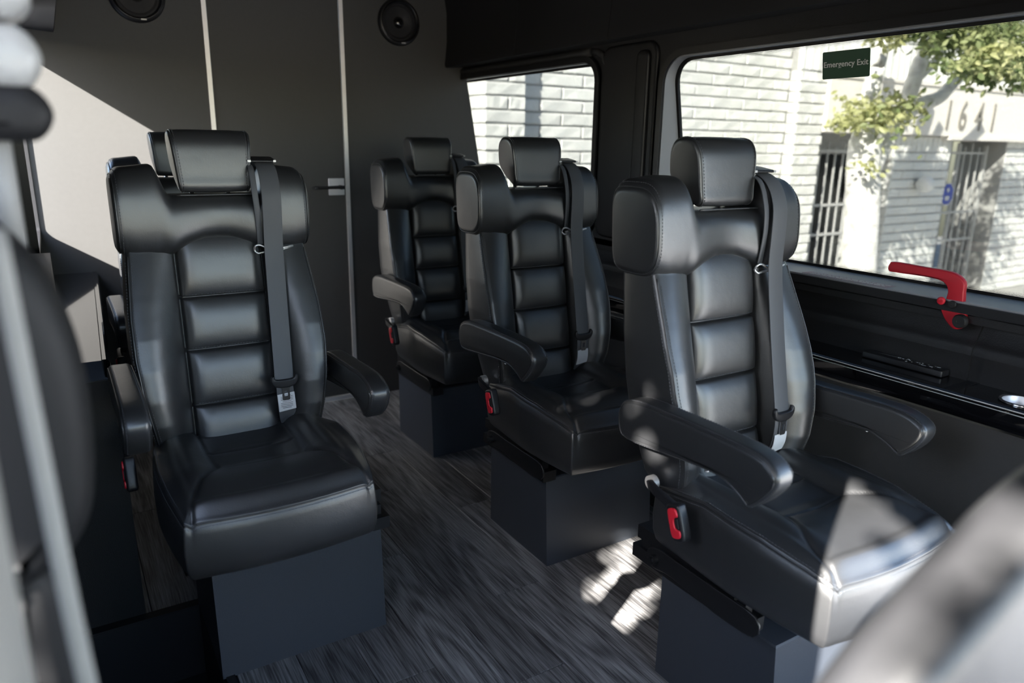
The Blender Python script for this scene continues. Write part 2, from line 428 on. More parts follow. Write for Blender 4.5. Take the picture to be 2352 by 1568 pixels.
# header tube trims over the windows
mb = MB(); mb.tube([(1.80, 2.36+.05*k, 1.592) for k in range(22)], .016, 10); mb.tube([(1.80, 2.352, 1.592), (1.80, 2.32, 1.588), (1.80, 2.285, 1.572), (1.80, 2.268, 1.54)], .013, 10)
mb.build('header_bead', M['panelgrey'], wall_right, True)
# pillar fairing between windows
mb = MB(); pillow(mb, rrect(1.985, .91, 2.285, 1.60, .05, 5), .03, .012, lambda u, v, w: (1.797+w*.6, u, v)); mb.build('pillar_cover', M['trimplastic'], wall_right, True, 50)
mb = MB(); pillow(mb, rrect(2.015, .93, 2.075, 1.57, .025, 5), .02, .009, lambda u, v, w: (1.782+w*.8, u, v)); mb.build('pillar_rib', M['trimplastic'], wall_right, True, 50)

# windows
def ring(mb, hole_in, hole_out, to3, w0, w1):
    n = len(hole_in); v = []
    for (h, w) in ((hole_out, w0), (hole_in, w0), (hole_in, w1), (hole_out, w1)): v += [to3(p[0], p[1], w) for p in h]
    f = []
    for j in range(4):
        for i in range(n):
            a = j*n+i; b = j*n+(i+1) % n; c = ((j+1) % 4)*n+(i+1) % n; d = ((j+1) % 4)*n+i; f.append((a, b, c, d))
    mb.add(v, f)
def make_window(name, y0, z0, y1, z1, r, side=1, gm='tint', frit=.012):
    X = (lambda x: x) if side > 0 else mirror_x
    hole = rrect(y0, z0, y1, z1, r, 8)
    root = empty(name, (X(1.84), (y0+y1)/2, z0)); tag(root, kind='structure')
    L = np.array(root.location)
    t3 = lambda base: (lambda u, v, w: (X(base+w)-L[0], u-L[1], v-L[2]))
    # reveal liner
    mb = MB(); g = lambda u, v, w: (X((1-w)*1.792+w*(xw(v)-.006))-L[0], u-L[1], v-L[2])
    ring(mb, rrect(y0+.004, z0+.004, y1-.004, z1-.004, r-.004, 8), hole, g, 0, 1); mb.build('window_reveal', M['reveal'], root, True, 40)
    # inner black moulding
    mb = MB(); o1 = rrect(y0-.022, z0-.022, y1+.022, z1+.022, r+.022, 8)
    ring(mb, hole, o1, t3(1.785), 0, .016); mb.build('window_moulding', M['plastic'], root, True, 40)
    # pane
    mb = MB(); g2 = lambda u, v, w: (X(xw(v)+w)-L[0], u-L[1], v-L[2])
    slab_poly(mb, rrect(y0-.03, z0-.03, y1+.03, z1+.03, r+.03, 8), g2, 0, .004); mb.build('pane', M[gm], root)
    mb = MB(); ring(mb, rrect(y0+frit, z0+frit, y1-frit, z1-frit, r, 8), rrect(y0-.028, z0-.028, y1+.028, z1+.028, r+.028, 8), g2, -.003, -.0005); mb.build('frit_border', M['rubber'], root)
    # frit dots
    return root
w1 = make_window('window_1', 2.318, .912, YB+.10, 1.556, .075)
w2 = make_window('window_2', .60, .905, 1.945, 1.538, .085)
# dotted fade of the ceramic border, window_2
mb = MB(); L = np.array(w2.location)
def dot(y, z, r):
    n = 6; x_ = xw(z)-.0035
    v = [(x_-L[0], y+r*math.cos(k*PI/3)-L[1], z+r*math.sin(k*PI/3)-L[2]) for k in range(n)]; mb.add(v, [tuple(range(n))])
for j in range(3):
    for k in range(430):
        y = .63+.003*k+(.0015 if j % 2 else 0); r = .0012-.0003*j
        dot(y, .905+.0145+.0030*j, r); dot(y, 1.538-.0145-.003*j, r)
tag(mb.build('frit_dots', M['rubber'], w2), kind='stuff')

# side shelf (gloss tray), right and left
def shelf(name, side, y0, y1, xf0=1.68, xf1=1.68):
    X = (lambda x: x) if side > 0 else mirror_x
    mb = MB(); prof = [(0, .700), (.002, .7245), (.006, .7265), (.014, .7265), (.016, .7245), (.14, .7245), (.14, .680), (.004, .680), (0, .684)]
    face = [(0, .668)]
    rings = []
    for (y, xf) in ((y0, xf0), (y1, xf1)):
        rings.append([(X(xf+p[0]), y, p[1]) for p in [(-.004, .690), (-.004, .716), (0, .7225), (.004, .7245), (.012, .7245), (.014, .7225), (.145, .7225), (.145, .672), (0, .672), (-.003, .68)]])
    mb.loft(rings); return mb.build(name, M['gloss'], None, True, 25)
tray = shelf('side_shelf', 1, .45, YB-.002)
tag(tray, 'long glossy black shelf along the right wall beneath the windows', 'shelf')
tray2 = shelf('side_shelf', -1, 1.99, YB-.002, 1.715, 1.668)
tag(tray2, 'glossy black shelf along the left wall reflecting the sunlit rear partition', 'shelf')
cutm = MB(); cutm.tube([(1.752, .700, .655), (1.752, .700, .74)], .0375, 40); cut = cutm.build('cutter', M['alu'])
bmod = tray.modifiers.new('hole', 'BOOLEAN'); bmod.object = cut; bmod.operation = 'DIFFERENCE'; bmod.solver = 'EXACT'
bpy.context.view_layer.update(); nm = bpy.data.meshes.new_from_object(tray.evaluated_get(bpy.context.evaluated_depsgraph_get())); tray.modifiers.clear(); tray.data = nm; bpy.data.objects.remove(cut)
for (t_, a_) in ((tray, [(1.6765, .452, .7212), (1.6765, 3.39, .7212)]),):
    mb = MB(); mb.tube(a_, .0011, 6); mb.tube([(p[0]-.0008, p[1], p[2]-.0075) for p in a_], .0007, 6); mb.build('edge_glint', M['handlegrey'], t_, True)  # thin pale tubes in place of the window's reflection along the edge
# shelf divider strip & controls
mb = MB(); mb.box((1.686, .818, .7226), (1.803, .842, .7235)); mb.build('joint_strip', M['plastic'], tray)
def cpt(x, y, z): return (x, y, z)
cp = empty('control_panel', (1.785, .99, .7235)); tag(cp, 'slim black touch control strip with tiny white symbols on the right shelf', 'control panel')
ang = 0
mb = MB(); pillow(mb, rrect(-.018, -.105, .018, .105, .004, 3), .016, .003, lambda u, v, w: (u, v, .008+w)); mb.build('housing', M['plastic'], cp, True, 40)
mb = MB()
for (a, b, l) in ((-.012, .085, .006), (.004, .07, .05)): mb.box((a, b-l, .0158), (a+.0018, b, .0163))
tag(mb.build('indicator_bar', M['thread'], cp))
mb = MB(); random.seed(3)
for k in range(26):
    y = .02-.11*random.random(); x_ = -.012+.024*random.random(); s = .0012+.0016*random.random()
    mb.box((x_, y, .0158), (x_+s, y+s*1.6, .0164))
sy = mb.build('symbols', M['white'], cp); sy['kind'] = 'stuff'
# cup holder
ch = empty('cup_holder', (1.752, .700, .7235)); tag(ch, 'stainless steel cup holder sunk in the right shelf at the frame edge', 'cup holder')
mb = MB(); rings = []
for (r, z) in ((.044, 0), (.044, .003), (.041, .004), (.038, .002), (.037, -.0), (.0365, .0005)): rings.append([(r*math.cos(2*PI*k/32), r*math.sin(2*PI*k/32), z) for k in range(32)])
mb.loft(rings, cap=False); mb.build('rim', M['chrome'], ch, True)
mb = MB(); rings = [[(r*math.cos(2*PI*k/32), r*math.sin(2*PI*k/32), z) for k in range(32)] for (r, z) in ((.0372, .002), (.036, .0005), (.0352, -.03), (.034, -.062), (.001, -.063))]
mb.loft(rings, cap=False); mb.build('cup', M['alu'], ch, True)

# ---- left wall (camera side), with door/window openings, an added sun slot, and its post
def lmap(u, v, w): return (-.055-.06*w-.14*(v-1.2)*-1*0+(.0), u, v)
mb = MB()
slab_poly(mb, [(-2.05, -.3), (1.97, -.3), (1.97, 2.05), (-2.05, 2.05)], lambda u, v, w: (-.13+w, u, v), 0, .03,
          [rrect(-.42, .81, .07, 1.60, .05), rrect(.42, .81, 1.10, 1.60, .05)])
slab_poly(mb, [(1.97, -.3), (YB+.06, -.3), (YB+.06, 2.05), (1.97, 2.05)], lambda u, v, w: (-.13+w, u, v), 0, .03,
          [rrect(2.86, .893, 3.399, 1.606, .02), rrect(2.58, .97, 2.69, 1.26, .03)])  # last small slot added to let sun onto the hidden seat's side
wall_left = mb.build('wall_left', M['trimplastic']); tag(wall_left, kind='structure')
mb = MB(); mb.box((-.13, 1.985, 0), (.075, YB, .672)); mb.box((-.10, 1.985, .72), (-.03, 2.70, .90)); mb.build('lower_panel', M['trimplastic'], wall_left)
mb = MB()
for (a, b) in ((1.2, 2.4), (2.403, 3.39)):
    mb = MB(); closed_profile(mb, [(p[0], p[1]+.02) for p in prof], a, b, -1); mb.build('liner_panel', M['liner'], wall_left, True, 35)
mb = MB(); ring(mb, rrect(2.86, .893, 3.39, 1.606, .02), rrect(2.84, .873, 3.398, 1.626, .03), lambda u, v, w: (-.095+w, u, v), 0, .035); mb.build('window_moulding', M['plastic'], wall_left, True, 40)
mb = MB(); mb.tube([(-.092, 3.388, .92), (-.092, 3.388, 1.58)], .004, 8); mb.build('window_seal', M['alu'], wall_left, True)
post = MB(); pillow(post, rrect(-.125, .075, -.040, .44, .03, 5), 2.2, .01, lambda u, v, w: (u, v, .9+w)); tag(post.build('trim_3', M['pillar'], None, True, 50), kind='structure')

# ---- front end behind the camera (windscreen wall, dash)
mb = MB(); slab_poly(mb, [(-.2, -.3), (1.95, -.3), (1.95, 2.05), (-.2, 2.05)], lambda u, v, w: (u, -1.60-w, v), 0, .04, [rrect(-.05, .52, 1.83, 1.84, .08)])  # unseen windscreen opening enlarged to light the seat fronts
tag(mb.build('wall_front', M['trimplastic']), kind='structure')

# ---- rear bulkhead with door
mb = MB()
mb.box((-.16, YB, -.01), (.604, YB+.03, 2.0)); slab_poly(mb, [(1.196, -.01), (1.95, -.01), (1.95, .90), (xw(.90)-.004, .905), (xw(1.56)-.004, 1.56), (1.83, 1.60), (1.83, 2.0), (1.196, 2.0)], lambda u, v, w: (u, YB+w, v), 0, .03)
wall_back = mb.build('wall_back', M['bulkhead']); tag(wall_back, kind='structure')
for (n_, xa) in (('trim_4', .604), ('trim_5', 1.178)):
    mb = MB(); mb.box((xa, YB-.004, 0), (xa+.018, YB+.02, 2.0)); tag(mb.build(n_, M['alu']), kind='structure')
dr = empty('door_1', (.90, YB, 0)); tag(dr, kind='structure')
mb = MB(); mb.box((.624-.90, .002, .024), (1.176-.90, .045, 2.0)); mb.build('door_leaf', M['bulkhead'], dr)
mb = MB(); mb.box((.622-.90, -.006, .002), (1.178-.90, .03, .022)); mb.build('threshold_strip', M['alu'], dr)
mb = MB(); pillow(mb, rrect(1.094-.90, 1.008, 1.169-.90, 1.085, .003, 3), .008, .002, xz(-.003)); mb.build('rose_plate', M['white'], dr, True, 40)
mb = MB(); mb.tube([(1.146-.9, -.004, 1.045), (1.146-.9, -.035, 1.045)], .010, 12); mb.tube([(1.158-.9, -.035, 1.045), (1.13-.9, -.037, 1.046), (1.08-.9, -.038, 1.045), (1.022-.9, -.037, 1.044)], lambda t: .0085-.002*t, 12)
mb.build('handle', M['plastic'], dr, True, 50)
mb = MB(); mb.tube([(1.034-.9, -.0375, 1.0445), (1.018-.9, -.037, 1.044)], .0072, 12); mb.build('handle_tip', M['chrome'], dr, True, 50)

# speakers
def speaker(x_, z_, label):
    root = empty('speaker', (x_, YB-.002, z_)); tag(root, label, 'speaker', 'round speakers high on the rear partition')
    def lath(prof, name, m_):
        mb = MB(); rings = [[(r*math.cos(2*PI*k/48), y, r*math.sin(2*PI*k/48)) for k in range(48)] for (r, y) in prof]
        mb.loft(rings, cap=False); return mb.build(name, m_, root, True, 45)
    lath([(.102, 0), (.102, -.010), (.097, -.016), (.090, -.018), (.083, -.014), (.080, -.008), (.078, -.008)], 'bezel', M['plastic'])
    lath([(.079, -.008), (.074, -.014), (.068, -.010), (.066, -.006), (.03, -.003), (.024, -.002)], 'cone', M['cone'])
    lath([(.026, -.003), (.022, -.010), (.012, -.015), (.001, -.016)], 'dust_cap', M['gloss'])
    mb = MB(); mb.tube([(.02*0+.0885*math.cos(2*PI*k/48), -.0175, .0885*math.sin(2*PI*k/48)) for k in range(48)], .0018, 6, True); mb.build('rim_ring', M['gloss'], root, True)
    mb = MB()
    for k in range(-14, 15):
        c = k*.005; h = math.sqrt(max(0, .0795**2-c*c)); mb.box((c-.0003, -.0145, -h), (c+.0003, -.0138, h)); mb.box((-h, -.0145, c-.0003), (h, -.0138, c+.0003))
    o = mb.build('grille', M['plastic'], root); o['kind'] = 'stuff'
    mb = MB(); mb.box((.006, -.0195, -.0915), (.026, -.0175, -.0865)); mb.build('badge', M['handlegrey'], root)
speaker(.370, 1.787, 'round black speaker high on the rear partition left of the door')
speaker(1.462, 1.787, 'round black speaker high on the rear partition right of the door')

# emergency exit sign on the glass
sg = empty('exit_sign', (xw(1.47), 1.30, 1.47)); tag(sg, 'green Emergency Exit sticker on the window glass', 'sign')
def sgm(u, v, w): return (xw(1.47+v)-.004-w-xw(1.47), u, v)
mb = MB(); slab_poly(mb, rrect(-.070, -.0345, .070, .0345, .004, 3), sgm, 0, .0012); mb.build('panel', M['signgreen'], sg)
def text(body, name, m_, parent, size, loc, rot, off=0., ext=.0004, sx=1., align='CENTER'):
    c = bpy.data.curves.new(name, 'FONT'); c.body = body; c.size = size; c.offset = off; c.extrude = ext; c.space_character = 1.03; c.align_x = align; c.align_y = 'CENTER'
    t0 = bpy.data.objects.new('t', c); COL.objects.link(t0); bpy.context.view_layer.update(); me = bpy.data.meshes.new_from_object(t0.evaluated_get(bpy.context.evaluated_depsgraph_get())); bpy.data.objects.remove(t0); me.materials.clear(); me.materials.append(m_); o = bpy.data.objects.new(name, me); COL.objects.link(o); o.parent = parent; o.location = loc; o.rotation_euler = rot; o.scale = (sx, 1, 1); return o
rotL = Matrix(((0, 0, -1), (-1, 0, 0), (0, 1, 0)))      # text x -> -Y, text y -> +Z, normal -> -X
tx = text('Emergency Exit', 'lettering', M['signwhite'], sg, .0205, (-.0065, 0, .001), (0, 0, 0), .00025)
lean = math.atan(.18)
tx.rotation_euler = (Matrix.Rotation(-lean, 3, 'Y') @ rotL).to_euler()

# pink warning label on the sill, with print lines
lb = empty('warning_label', (1.815, 1.20, .9095)); tag(lb, 'faded pink warning sticker on the lower window frame', 'label')
mb = MB(); mb.box((-.016, -.13, 0), (.022, .13, .0006)); mb.build('paper', M['pinklabel'], lb)
mb = MB(); random.seed(5)
for r_ in (-.009, .001, .011):
    y = .11
    while y > -.11:
        w_ = .006+.014*random.random(); mb.box((r_, y-w_, .0006), (r_+.004, y, .0009)); y -= w_+.004
o = mb.build('printed_lines', M['signwhite'], lb); o['kind'] = 'stuff'

# red emergency lever
lv = empty('window_release_lever', (1.79, .90, .90)); tag(lv, 'red L-shaped emergency lever on the window frame', 'lever')
def lvp(y, z): return (y-.90, z-.90)
out = [(1.075, .962), (1.072, .972), (1.06, .978), (.98, .976), (.93, .975), (.905, .970), (.885, .955), (.882, .930), (.882, .898), (.918, .898), (.918, .925), (.924, .940), (.94, .950), (.98, .953), (1.06, .952), (1.072, .954)]
out = catmull([lvp(*p) for p in out], 3)
mb = MB(); pillow(mb, out, .016, .0035, lambda u, v, w: (.012+w, u, v)); mb.build('handle', M['redmetal'], lv, True, 50)
out = catmull([lvp(*p) for p in [(.925, .893), (.90, .893), (.868, .889), (.866, .872), (.868, .850), (.885, .842), (.902, .852), (.918, .872)]], 4)
mb = MB(); pillow(mb, out, .014, .003, lambda u, v, w: (.004+w, u, v)); mb.build('latch_arm', M['redmetal'], lv, True, 50)
def disc(cy, cz, r, x0, x1, name, m_, parent, rr=.25):
    mb = MB(); rings = []
    for (q, xx) in ((1, x1), (1, x0+(x1-x0)*.3), (.86, x0), (.3, x0), (.25, x0+.001)): rings.append([(xx, cy+q*r*math.cos(2*PI*k/20), cz+q*r*math.sin(2*PI*k/20)) for k in range(20)])
    mb.loft(rings); return mb.build(name, m_, parent, True, 50)
disc(.922-.90, .905-.90, .0095, -.013, -.008, 'red_dot', M['red'], lv)
disc(.895-.90, .901-.90, .009, -.013, -.008, 'bolt', M['rubber'], lv)
disc(.872-.90, .865-.90, .0165, -.016, -.002, 'knob', M['rubber'], lv)

# ------------------------------------------------------------------ the seat
# local frame: x across (centre of cushion), y backwards from the pedestal front, z up from the floor
def seat_pts():
    pass
def back_front_mid(z): return .231+.17*(z-.616)
def back_rear(z): return interp(z, [.48, .52, .55, .694, .818, .969, 1.05], [.262, .27, .30, .34, .362, .392, .408])
def back_halfw(z): return interp(z, [.48, .52, .60, .68, .76, .85, .95, 1.05], [.180, .192, .205, .217, .223, .221, .212, .202])
def back_peak(z): return interp(z, [.48, .52, .60, .66, .731, .801, .885, .96, .995, 1.05], [.195, .175, .160, .162, .176, .198, .234, .268, .284, .296])
TUFTS = [.616, .751, .879]
def back_y(x, z):
    hw = back_halfw(z); ax_ = abs(x); mid = back_front_mid(z); pk = back_peak(z)
    g = .104-.006*(z-.6)
    if ax_ < g:
        prev = [.47]+TUFTS; nxt = TUFTS+[1.03]
        b = 0
        for a, c in zip(prev, nxt):
            if a <= z <= c:
                t = (z-a)/(c-a); b = (1-abs(2*t-1)**2.6)
        e = 1-(ax_/g)**7
        y = mid-.017*(b**.6)*e+.004*(1-e)+.013*math.exp(-((ax_-g)/.0035)**2)
        for t in TUFTS: y += .009*math.exp(-((z-t)/.0028)**2)
        return y
    t = (ax_-g)/(hw-.012-g)
    if t <= 1:
        return mid+.004*math.exp(-(t/.10)**2)+.013*math.exp(-((ax_-g)/.0035)**2)+(pk-mid)*(math.sin(min(1, t)*PI/2)**.8)-.006*math.sin(t*PI)
    return pk
def make_backrest(parent):
    mb = MB(); rings = []
    zs = sorted(set([round(z, 5) for z in np.linspace(.485, 1.045, 130)]+[round(t+d, 5) for t in TUFTS for d in np.linspace(-.009, .009, 13)]))
    for z in zs:
        hw = back_halfw(z); yr = back_rear(z); pk = back_peak(z); ring_ = []
        g = .104-.006*(z-.6); a1 = np.linspace(0, g-.010, 18); a2 = np.linspace(g-.009, g+.009, 14); a3 = np.linspace(g+.012, hw-.010, 20)
        hx = np.concatenate([a1, a2, a3]); xs = np.concatenate([-hx[::-1], hx[1:]])
        for x_ in xs: ring_.append((x_, back_y(x_, z)))
        # right side
        side = [(hw-.005, pk+.002), (hw-.001, pk+.007), (hw, pk+.016)]
        for t in (.25, .5, .75): side.append((hw+.002*math.sin(t*PI), pk+.016+(yr-.018-pk-.016)*t))
        side += [(hw, yr-.018), (hw-.006, yr-.006), (hw-.02, yr)]
        ring_ += side
        for t in (.2, .4, .6, .8): ring_.append(((hw-.02)*(1-2*t), yr+.004*math.sin(t*PI)))
        ring_ += [(-a, b) for a, b in reversed(side)]
        k = 1
        if z < .50: k = .97
        rings.append([(a*k, b, z) for a, b in ring_])
    mb.loft(rings); return mb.build('backrest', M['leather'], parent, True)
def super_ring(cy, cz, hy, hz, tilt, n=36, ef=2.6, er=4.5):
    out = []
    for k in range(n):
        a = 2*PI*k/n; c, s = math.cos(a), math.sin(a); e = ef if c < 0 else er
        y = math.copysign(abs(c)**(2/e), c)*hy; z = math.copysign(abs(s)**(2/e), s)*hz
        out.append((cy+y+tilt*z, cz+z))
    return out
def wing_section(x_, shrink=1.):
    ax_ = abs(x_)
    zt = 1.186+.006*(1-sstep(.13, .2, ax_))-.022*sstep(.190, .226, ax_)**2
    zt = zt-(1-sstep(.098, .132, ax_))*(zt-1.122)
    zb = interp(ax_, [0, .03, .07, .11, .14, .18, .21, .224], [1.014, 1.012, .998, .978, .971, .974, .984, .992])
    yf = .268+.012*math.cos(min(1, ax_/.12)*PI/2)**2
    yr = .418
    cz = (zt+zb)/2; hz = (zt-zb)/2
    yf_l = yf+.05*(cz-1.08); yr_l = yr+.10*(cz-1.08)
    yr_l -= .02*(1-sstep(.098, .132, ax_))
    cy = (yf_l+yr_l)/2; hy = (yr_l-yf_l)/2
    return super_ring(cy, cz, hy*shrink, hz*shrink, .07, 48, 2.9, 5)
def make_wing(parent):
    mb = MB(); rings = []
    st = [(-.222, .88), (-.2215, .93), (-.219, .962), (-.2165, .972), (-.214, .985)]+[(v, 1.) for v in np.linspace(-.208, .208, 84)]+[(.214, .985), (.2165, .972), (.219, .962), (.2215, .93), (.222, .88)]
    for x_, sh in st: rings.append([(x_, p[0], p[1]) for p in wing_section(x_, sh)])
    mb.loft(rings); return mb.build('shoulder_roll', M['leather'], parent, True)
HR = [(.298, 1.137), (.300, 1.165), (.303, 1.205), (.309, 1.243), (.326, 1.266), (.352, 1.273), (.378, 1.268), (.395, 1.250), (.400, 1.215), (.396, 1.186), (.368, 1.158), (.335, 1.137), (.312, 1.126)]
def hr_ring(x_, sh):
    P = np.array(catmull(HR, 4)); c = P.mean(0); P = c+(P-c)*sh; return [(x_*(1-.13*(1.27-p[1])/.145)+.006, p[0], p[1]) for p in P]
def make_headrest(parent):
    mb = MB(); rings = []
    for x_, sh in [(-.094, .80), (-.0935, .88), (-.0915, .935), (-.088, .962), (-.086, .958), (-.084, .968)]+[(v, 1-.02*(abs(v)/.08)**3) for v in np.linspace(-.079, .079, 24)]+[(.084, .968), (.086, .958), (.088, .962), (.0915, .935), (.0935, .88), (.094, .80)]:
        rings.append(hr_ring(x_, sh))
    mb.loft(rings); hr = mb.build('headrest', M['leather'], parent, True)
    mb = MB()
    for s in (-.04, .045):
        mb = MB(); mb.tube([(s, .355, 1.04), (s, .362, 1.10), (s, .366, 1.16)], .006, 10); mb.build('headrest_post', M['chrome'], parent, True)
    for s in (-1, 1):
        P = [(q[0]-.001*s*0, q[1], q[2]) for q in hr_ring(s*.0815, .992)]
        dashes('stitching', P+[P[0]], hr)
        mb = MB(); mb.tube(hr_ring(s*.0865, .975), .0017, 6, True); mb.build('piping', M['leather'], hr, True)
    return hr
CW = .217
def cushion_plan(u, v):
    # u -1..1 across, v -1 front .. 1 rear
    x_ = CW*u*math.sqrt(1-.20*v*v*(1 if v < 0 else .45)); yy = v*math.sqrt(1-.16*u*u*(1 if v < 0 else .3))
    y_ = .020+.232*yy
    if v > 0: y_ = .020+.225*yy
    x_ *= 1-.05*max(0, v)
    return x_, y_
def edge_z(u, v):
    y = cushion_plan(u, v)[1]
    return interp(y, [-.24, -.20, -.146, -.05, .09, .19, .25], [.522, .526, .540, .556, .563, .543, .53])
SEAMS = [[(-.104, .26), (-.103, .10), (-.094, .0), (-.108, -.035), (-.150, -.10), (-.172, -.15), (-.186, -.215)],
         [(.104, .26), (.103, .10), (.094, .0), (.108, -.035), (.150, -.10), (.172, -.15), (.186, -.215)],
         [(-.10, .095), (0, .088), (.10, .095)], [(-.094, -.008), (0, -.022), (.094, -.008)]]
def segd(px_, py_, poly):
    d = 9
    for i in range(len(poly)-1):
        ax_, ay = poly[i]; bx, by = poly[i+1]; vx, vy = bx-ax_, by-ay
        t = max(0, min(1, ((px_-ax_)*vx+(py_-ay)*vy)/(vx*vx+vy*vy))); d = min(d, math.hypot(px_-ax_-t*vx, py_-ay-t*vy))
    return d
def cushion_top(u, v):
    x_, y_ = cushion_plan(u, v); ez = edge_z(u, v)
    m_ = max(abs(u), abs(v)); e = 1-m_
    base = .552
    bol = math.exp(-((abs(x_)-.150)/.040)**2)*.020*sstep(-.16, -.02, y_)
    pad = -.013*(1-sstep(.085, .12, abs(x_)))*sstep(-.04, .02, y_)
    fr = .010*math.exp(-((y_+.10)/.06)**2)*(1-sstep(.12, .2, abs(x_)))
    top = base+bol+pad+fr
    k = sstep(0, .16, e)
    z = ez*(1-k)+max(top, ez-.02)*k+.004*math.sin(min(1, e/.2)*PI)
    g = 0
    for i, s in enumerate(SEAMS):
        d = segd(x_, y_, s); g = max(g, (.006 if i < 2 else .004)*math.exp(-(d/.0045)**2)+(.003*math.exp(-(d/.016)**2)))
    return z-g
def make_cushion(parent):
    N = 120; us = np.linspace(-1, 1, N); mb = MB(); v = []; f = []
    for j in range(N):
        for i in range(N):
            x_, y_ = cushion_plan(us[i], us[j]); v.append((x_, y_, cushion_top(us[i], us[j])))
    for j in range(N-1):
        for i in range(N-1): a = j*N+i; f.append((a, a+1, a+N+1, a+N))
    per = [i for i in range(N)]+[j*N+N-1 for j in range(1, N)]+[(N-1)*N+i for i in range(N-2, -1, -1)]+[j*N for j in range(N-2, 0, -1)]
    cx, cy = 0, .02
    prof_ = [(.0015, -.003), (-.001, -.0055), (.0025, -.010), (.006, -.03), (.0085, -.07), (.006, -.11), (-.002, -.134), (-.014, -.145), (-.03, -.150)]
    prev = per; n = len(per)
    for (off, dz) in prof_:
        cur = []
        for idx in per:
            x_, y_, z_ = v[idx]; d = Vector((x_-cx, (y_-cy)*.95)); 
            nx, ny = x_/CW, (y_-cy)/.232; nn = Vector((nx*abs(nx)**2, ny*abs(ny)**2)); nn = nn.normalized() if nn.length > 1e-6 else nn
            zt = .552+(z_-.552)*max(0, 1-abs(dz)/.10)
            zz = z_+dz*( (z_-.388)/.150 )
            cur.append(len(v)); v.append((x_+nn.x*off, y_+nn.y*off, zz))
        for k in range(n): f.append((prev[k], prev[(k+1) % n], cur[(k+1) % n], cur[k]))
        prev = cur
    v.append((0, .02, .385)); c = len(v)-1
    for k in range(n): f.append((prev[k], prev[(k+1) % n], c))
    mb.add(v, f); cu = mb.build('cushion', M['leather'], parent, True)
    # double row of stitches either side of the seam
    def per_path(off, dz, ins=0.):
        P = []
        for k in range(0, n, 2):
            x_, y_, z_ = v[per[k]]
            if y_ > .235: continue
            nx, ny = x_/CW, (y_-cy)/.232; nn = Vector((nx*abs(nx)**2, ny*abs(ny)**2)).normalized()
            P.append(((x_+nn.x*off, y_+nn.y*off, z_+dz), k))
        # order: start from the rear left, round the front, to the rear right
        P = [p for p, k in P]
        i0 = max(range(len(P)), key=lambda i: (Vector(P[i])-Vector(P[i-1])).length)
        return P[i0:]+P[:i0]
    dashes('stitching', per_path(-.0045, .0021), cu); dashes('stitching', per_path(.0028, -.0115), cu)
    mb = MB(); mb.tube(per_path(.0008, -.0042), .0014, 6); mb.build('piping', M['leather'], cu, True)
    return cu
def make_armrest(parent, side):
    if side < 0: out = [(.300, .700), (.285, .728), (.240, .742), (.15, .745), (.03, .746), (-.07, .742), (-.108, .724), (-.116, .700), (-.098, .668), (-.070, .640), (-.058, .636), (-.035, .650), (.01, .664), (.08, .662), (.18, .652), (.27, .645), (.295, .662)]; xa = -.250
    else: out = [(.300, .665), (.285, .693), (.240, .707), (.15, .711), (.03, .715), (-.03, .712), (-.072, .695), (-.080, .672), (-.066, .642), (-.040, .616), (-.026, .612), (0., .626), (.045, .640), (.10, .638), (.20, .628), (.27, .622), (.295, .636)]; xa = .262
    O = catmull(out, 3); mb = MB(); pillow(mb, O, .052, .013, yz(xa), 6)
    ar = mb.build('armrest', M['leather'], parent, True)
    for s in (-1, 1):
        rr = pillow_rings(O, .052, .013, yz(xa), 6)
        R = rr[2] if s < 0 else rr[-3]
        mb = MB(); mb.tube(R, .0016, 6, True); mb.build('piping', M['leather'], ar, True)
        R2 = rr[4] if s < 0 else rr[-5]
        dashes('stitching', R2+[R2[0]], ar)
    # pivot boss
    mb = MB(); mb.tube([(math.copysign(.205, xa), .25, .685 if side < 0 else .66), (xa, .25, .685 if side < 0 else .66)], .022, 14); mb.build('pivot', M['plastic'], ar, True, 50)
    mb = MB(); zz = .648 if side < 0 else .628; mb.tube([(xa, .06, zz-.002+.008), (xa, .06, zz+.003)], .004, 10); mb.build('adjuster_screw', M['chrome'], ar, True)
    return ar
def ribbon(mb, pts, width, th=.0016, wdir=(1, 0, 0), twist=None):
    P = [Vector(p) for p in pts]; rings = []
    for i, p in enumerate(P):
        t = (P[min(i+1, len(P)-1)]-P[max(i-1, 0)]).normalized(); w = Vector(wdir); w = (w-t*w.dot(t)).normalized(); n_ = t.cross(w)
        W_ = width/2
        rings.append([p+w*W_+n_*th/2, p+w*W_*.9+n_*th*.9, p-w*W_*.9+n_*th*.9, p-w*W_+n_*th/2, p-w*W_-n_*th/2, p-w*W_*.9-n_*th*.9, p+w*W_*.9-n_*th*.9, p+w*W_-n_*th/2])
    mb.loft(rings)
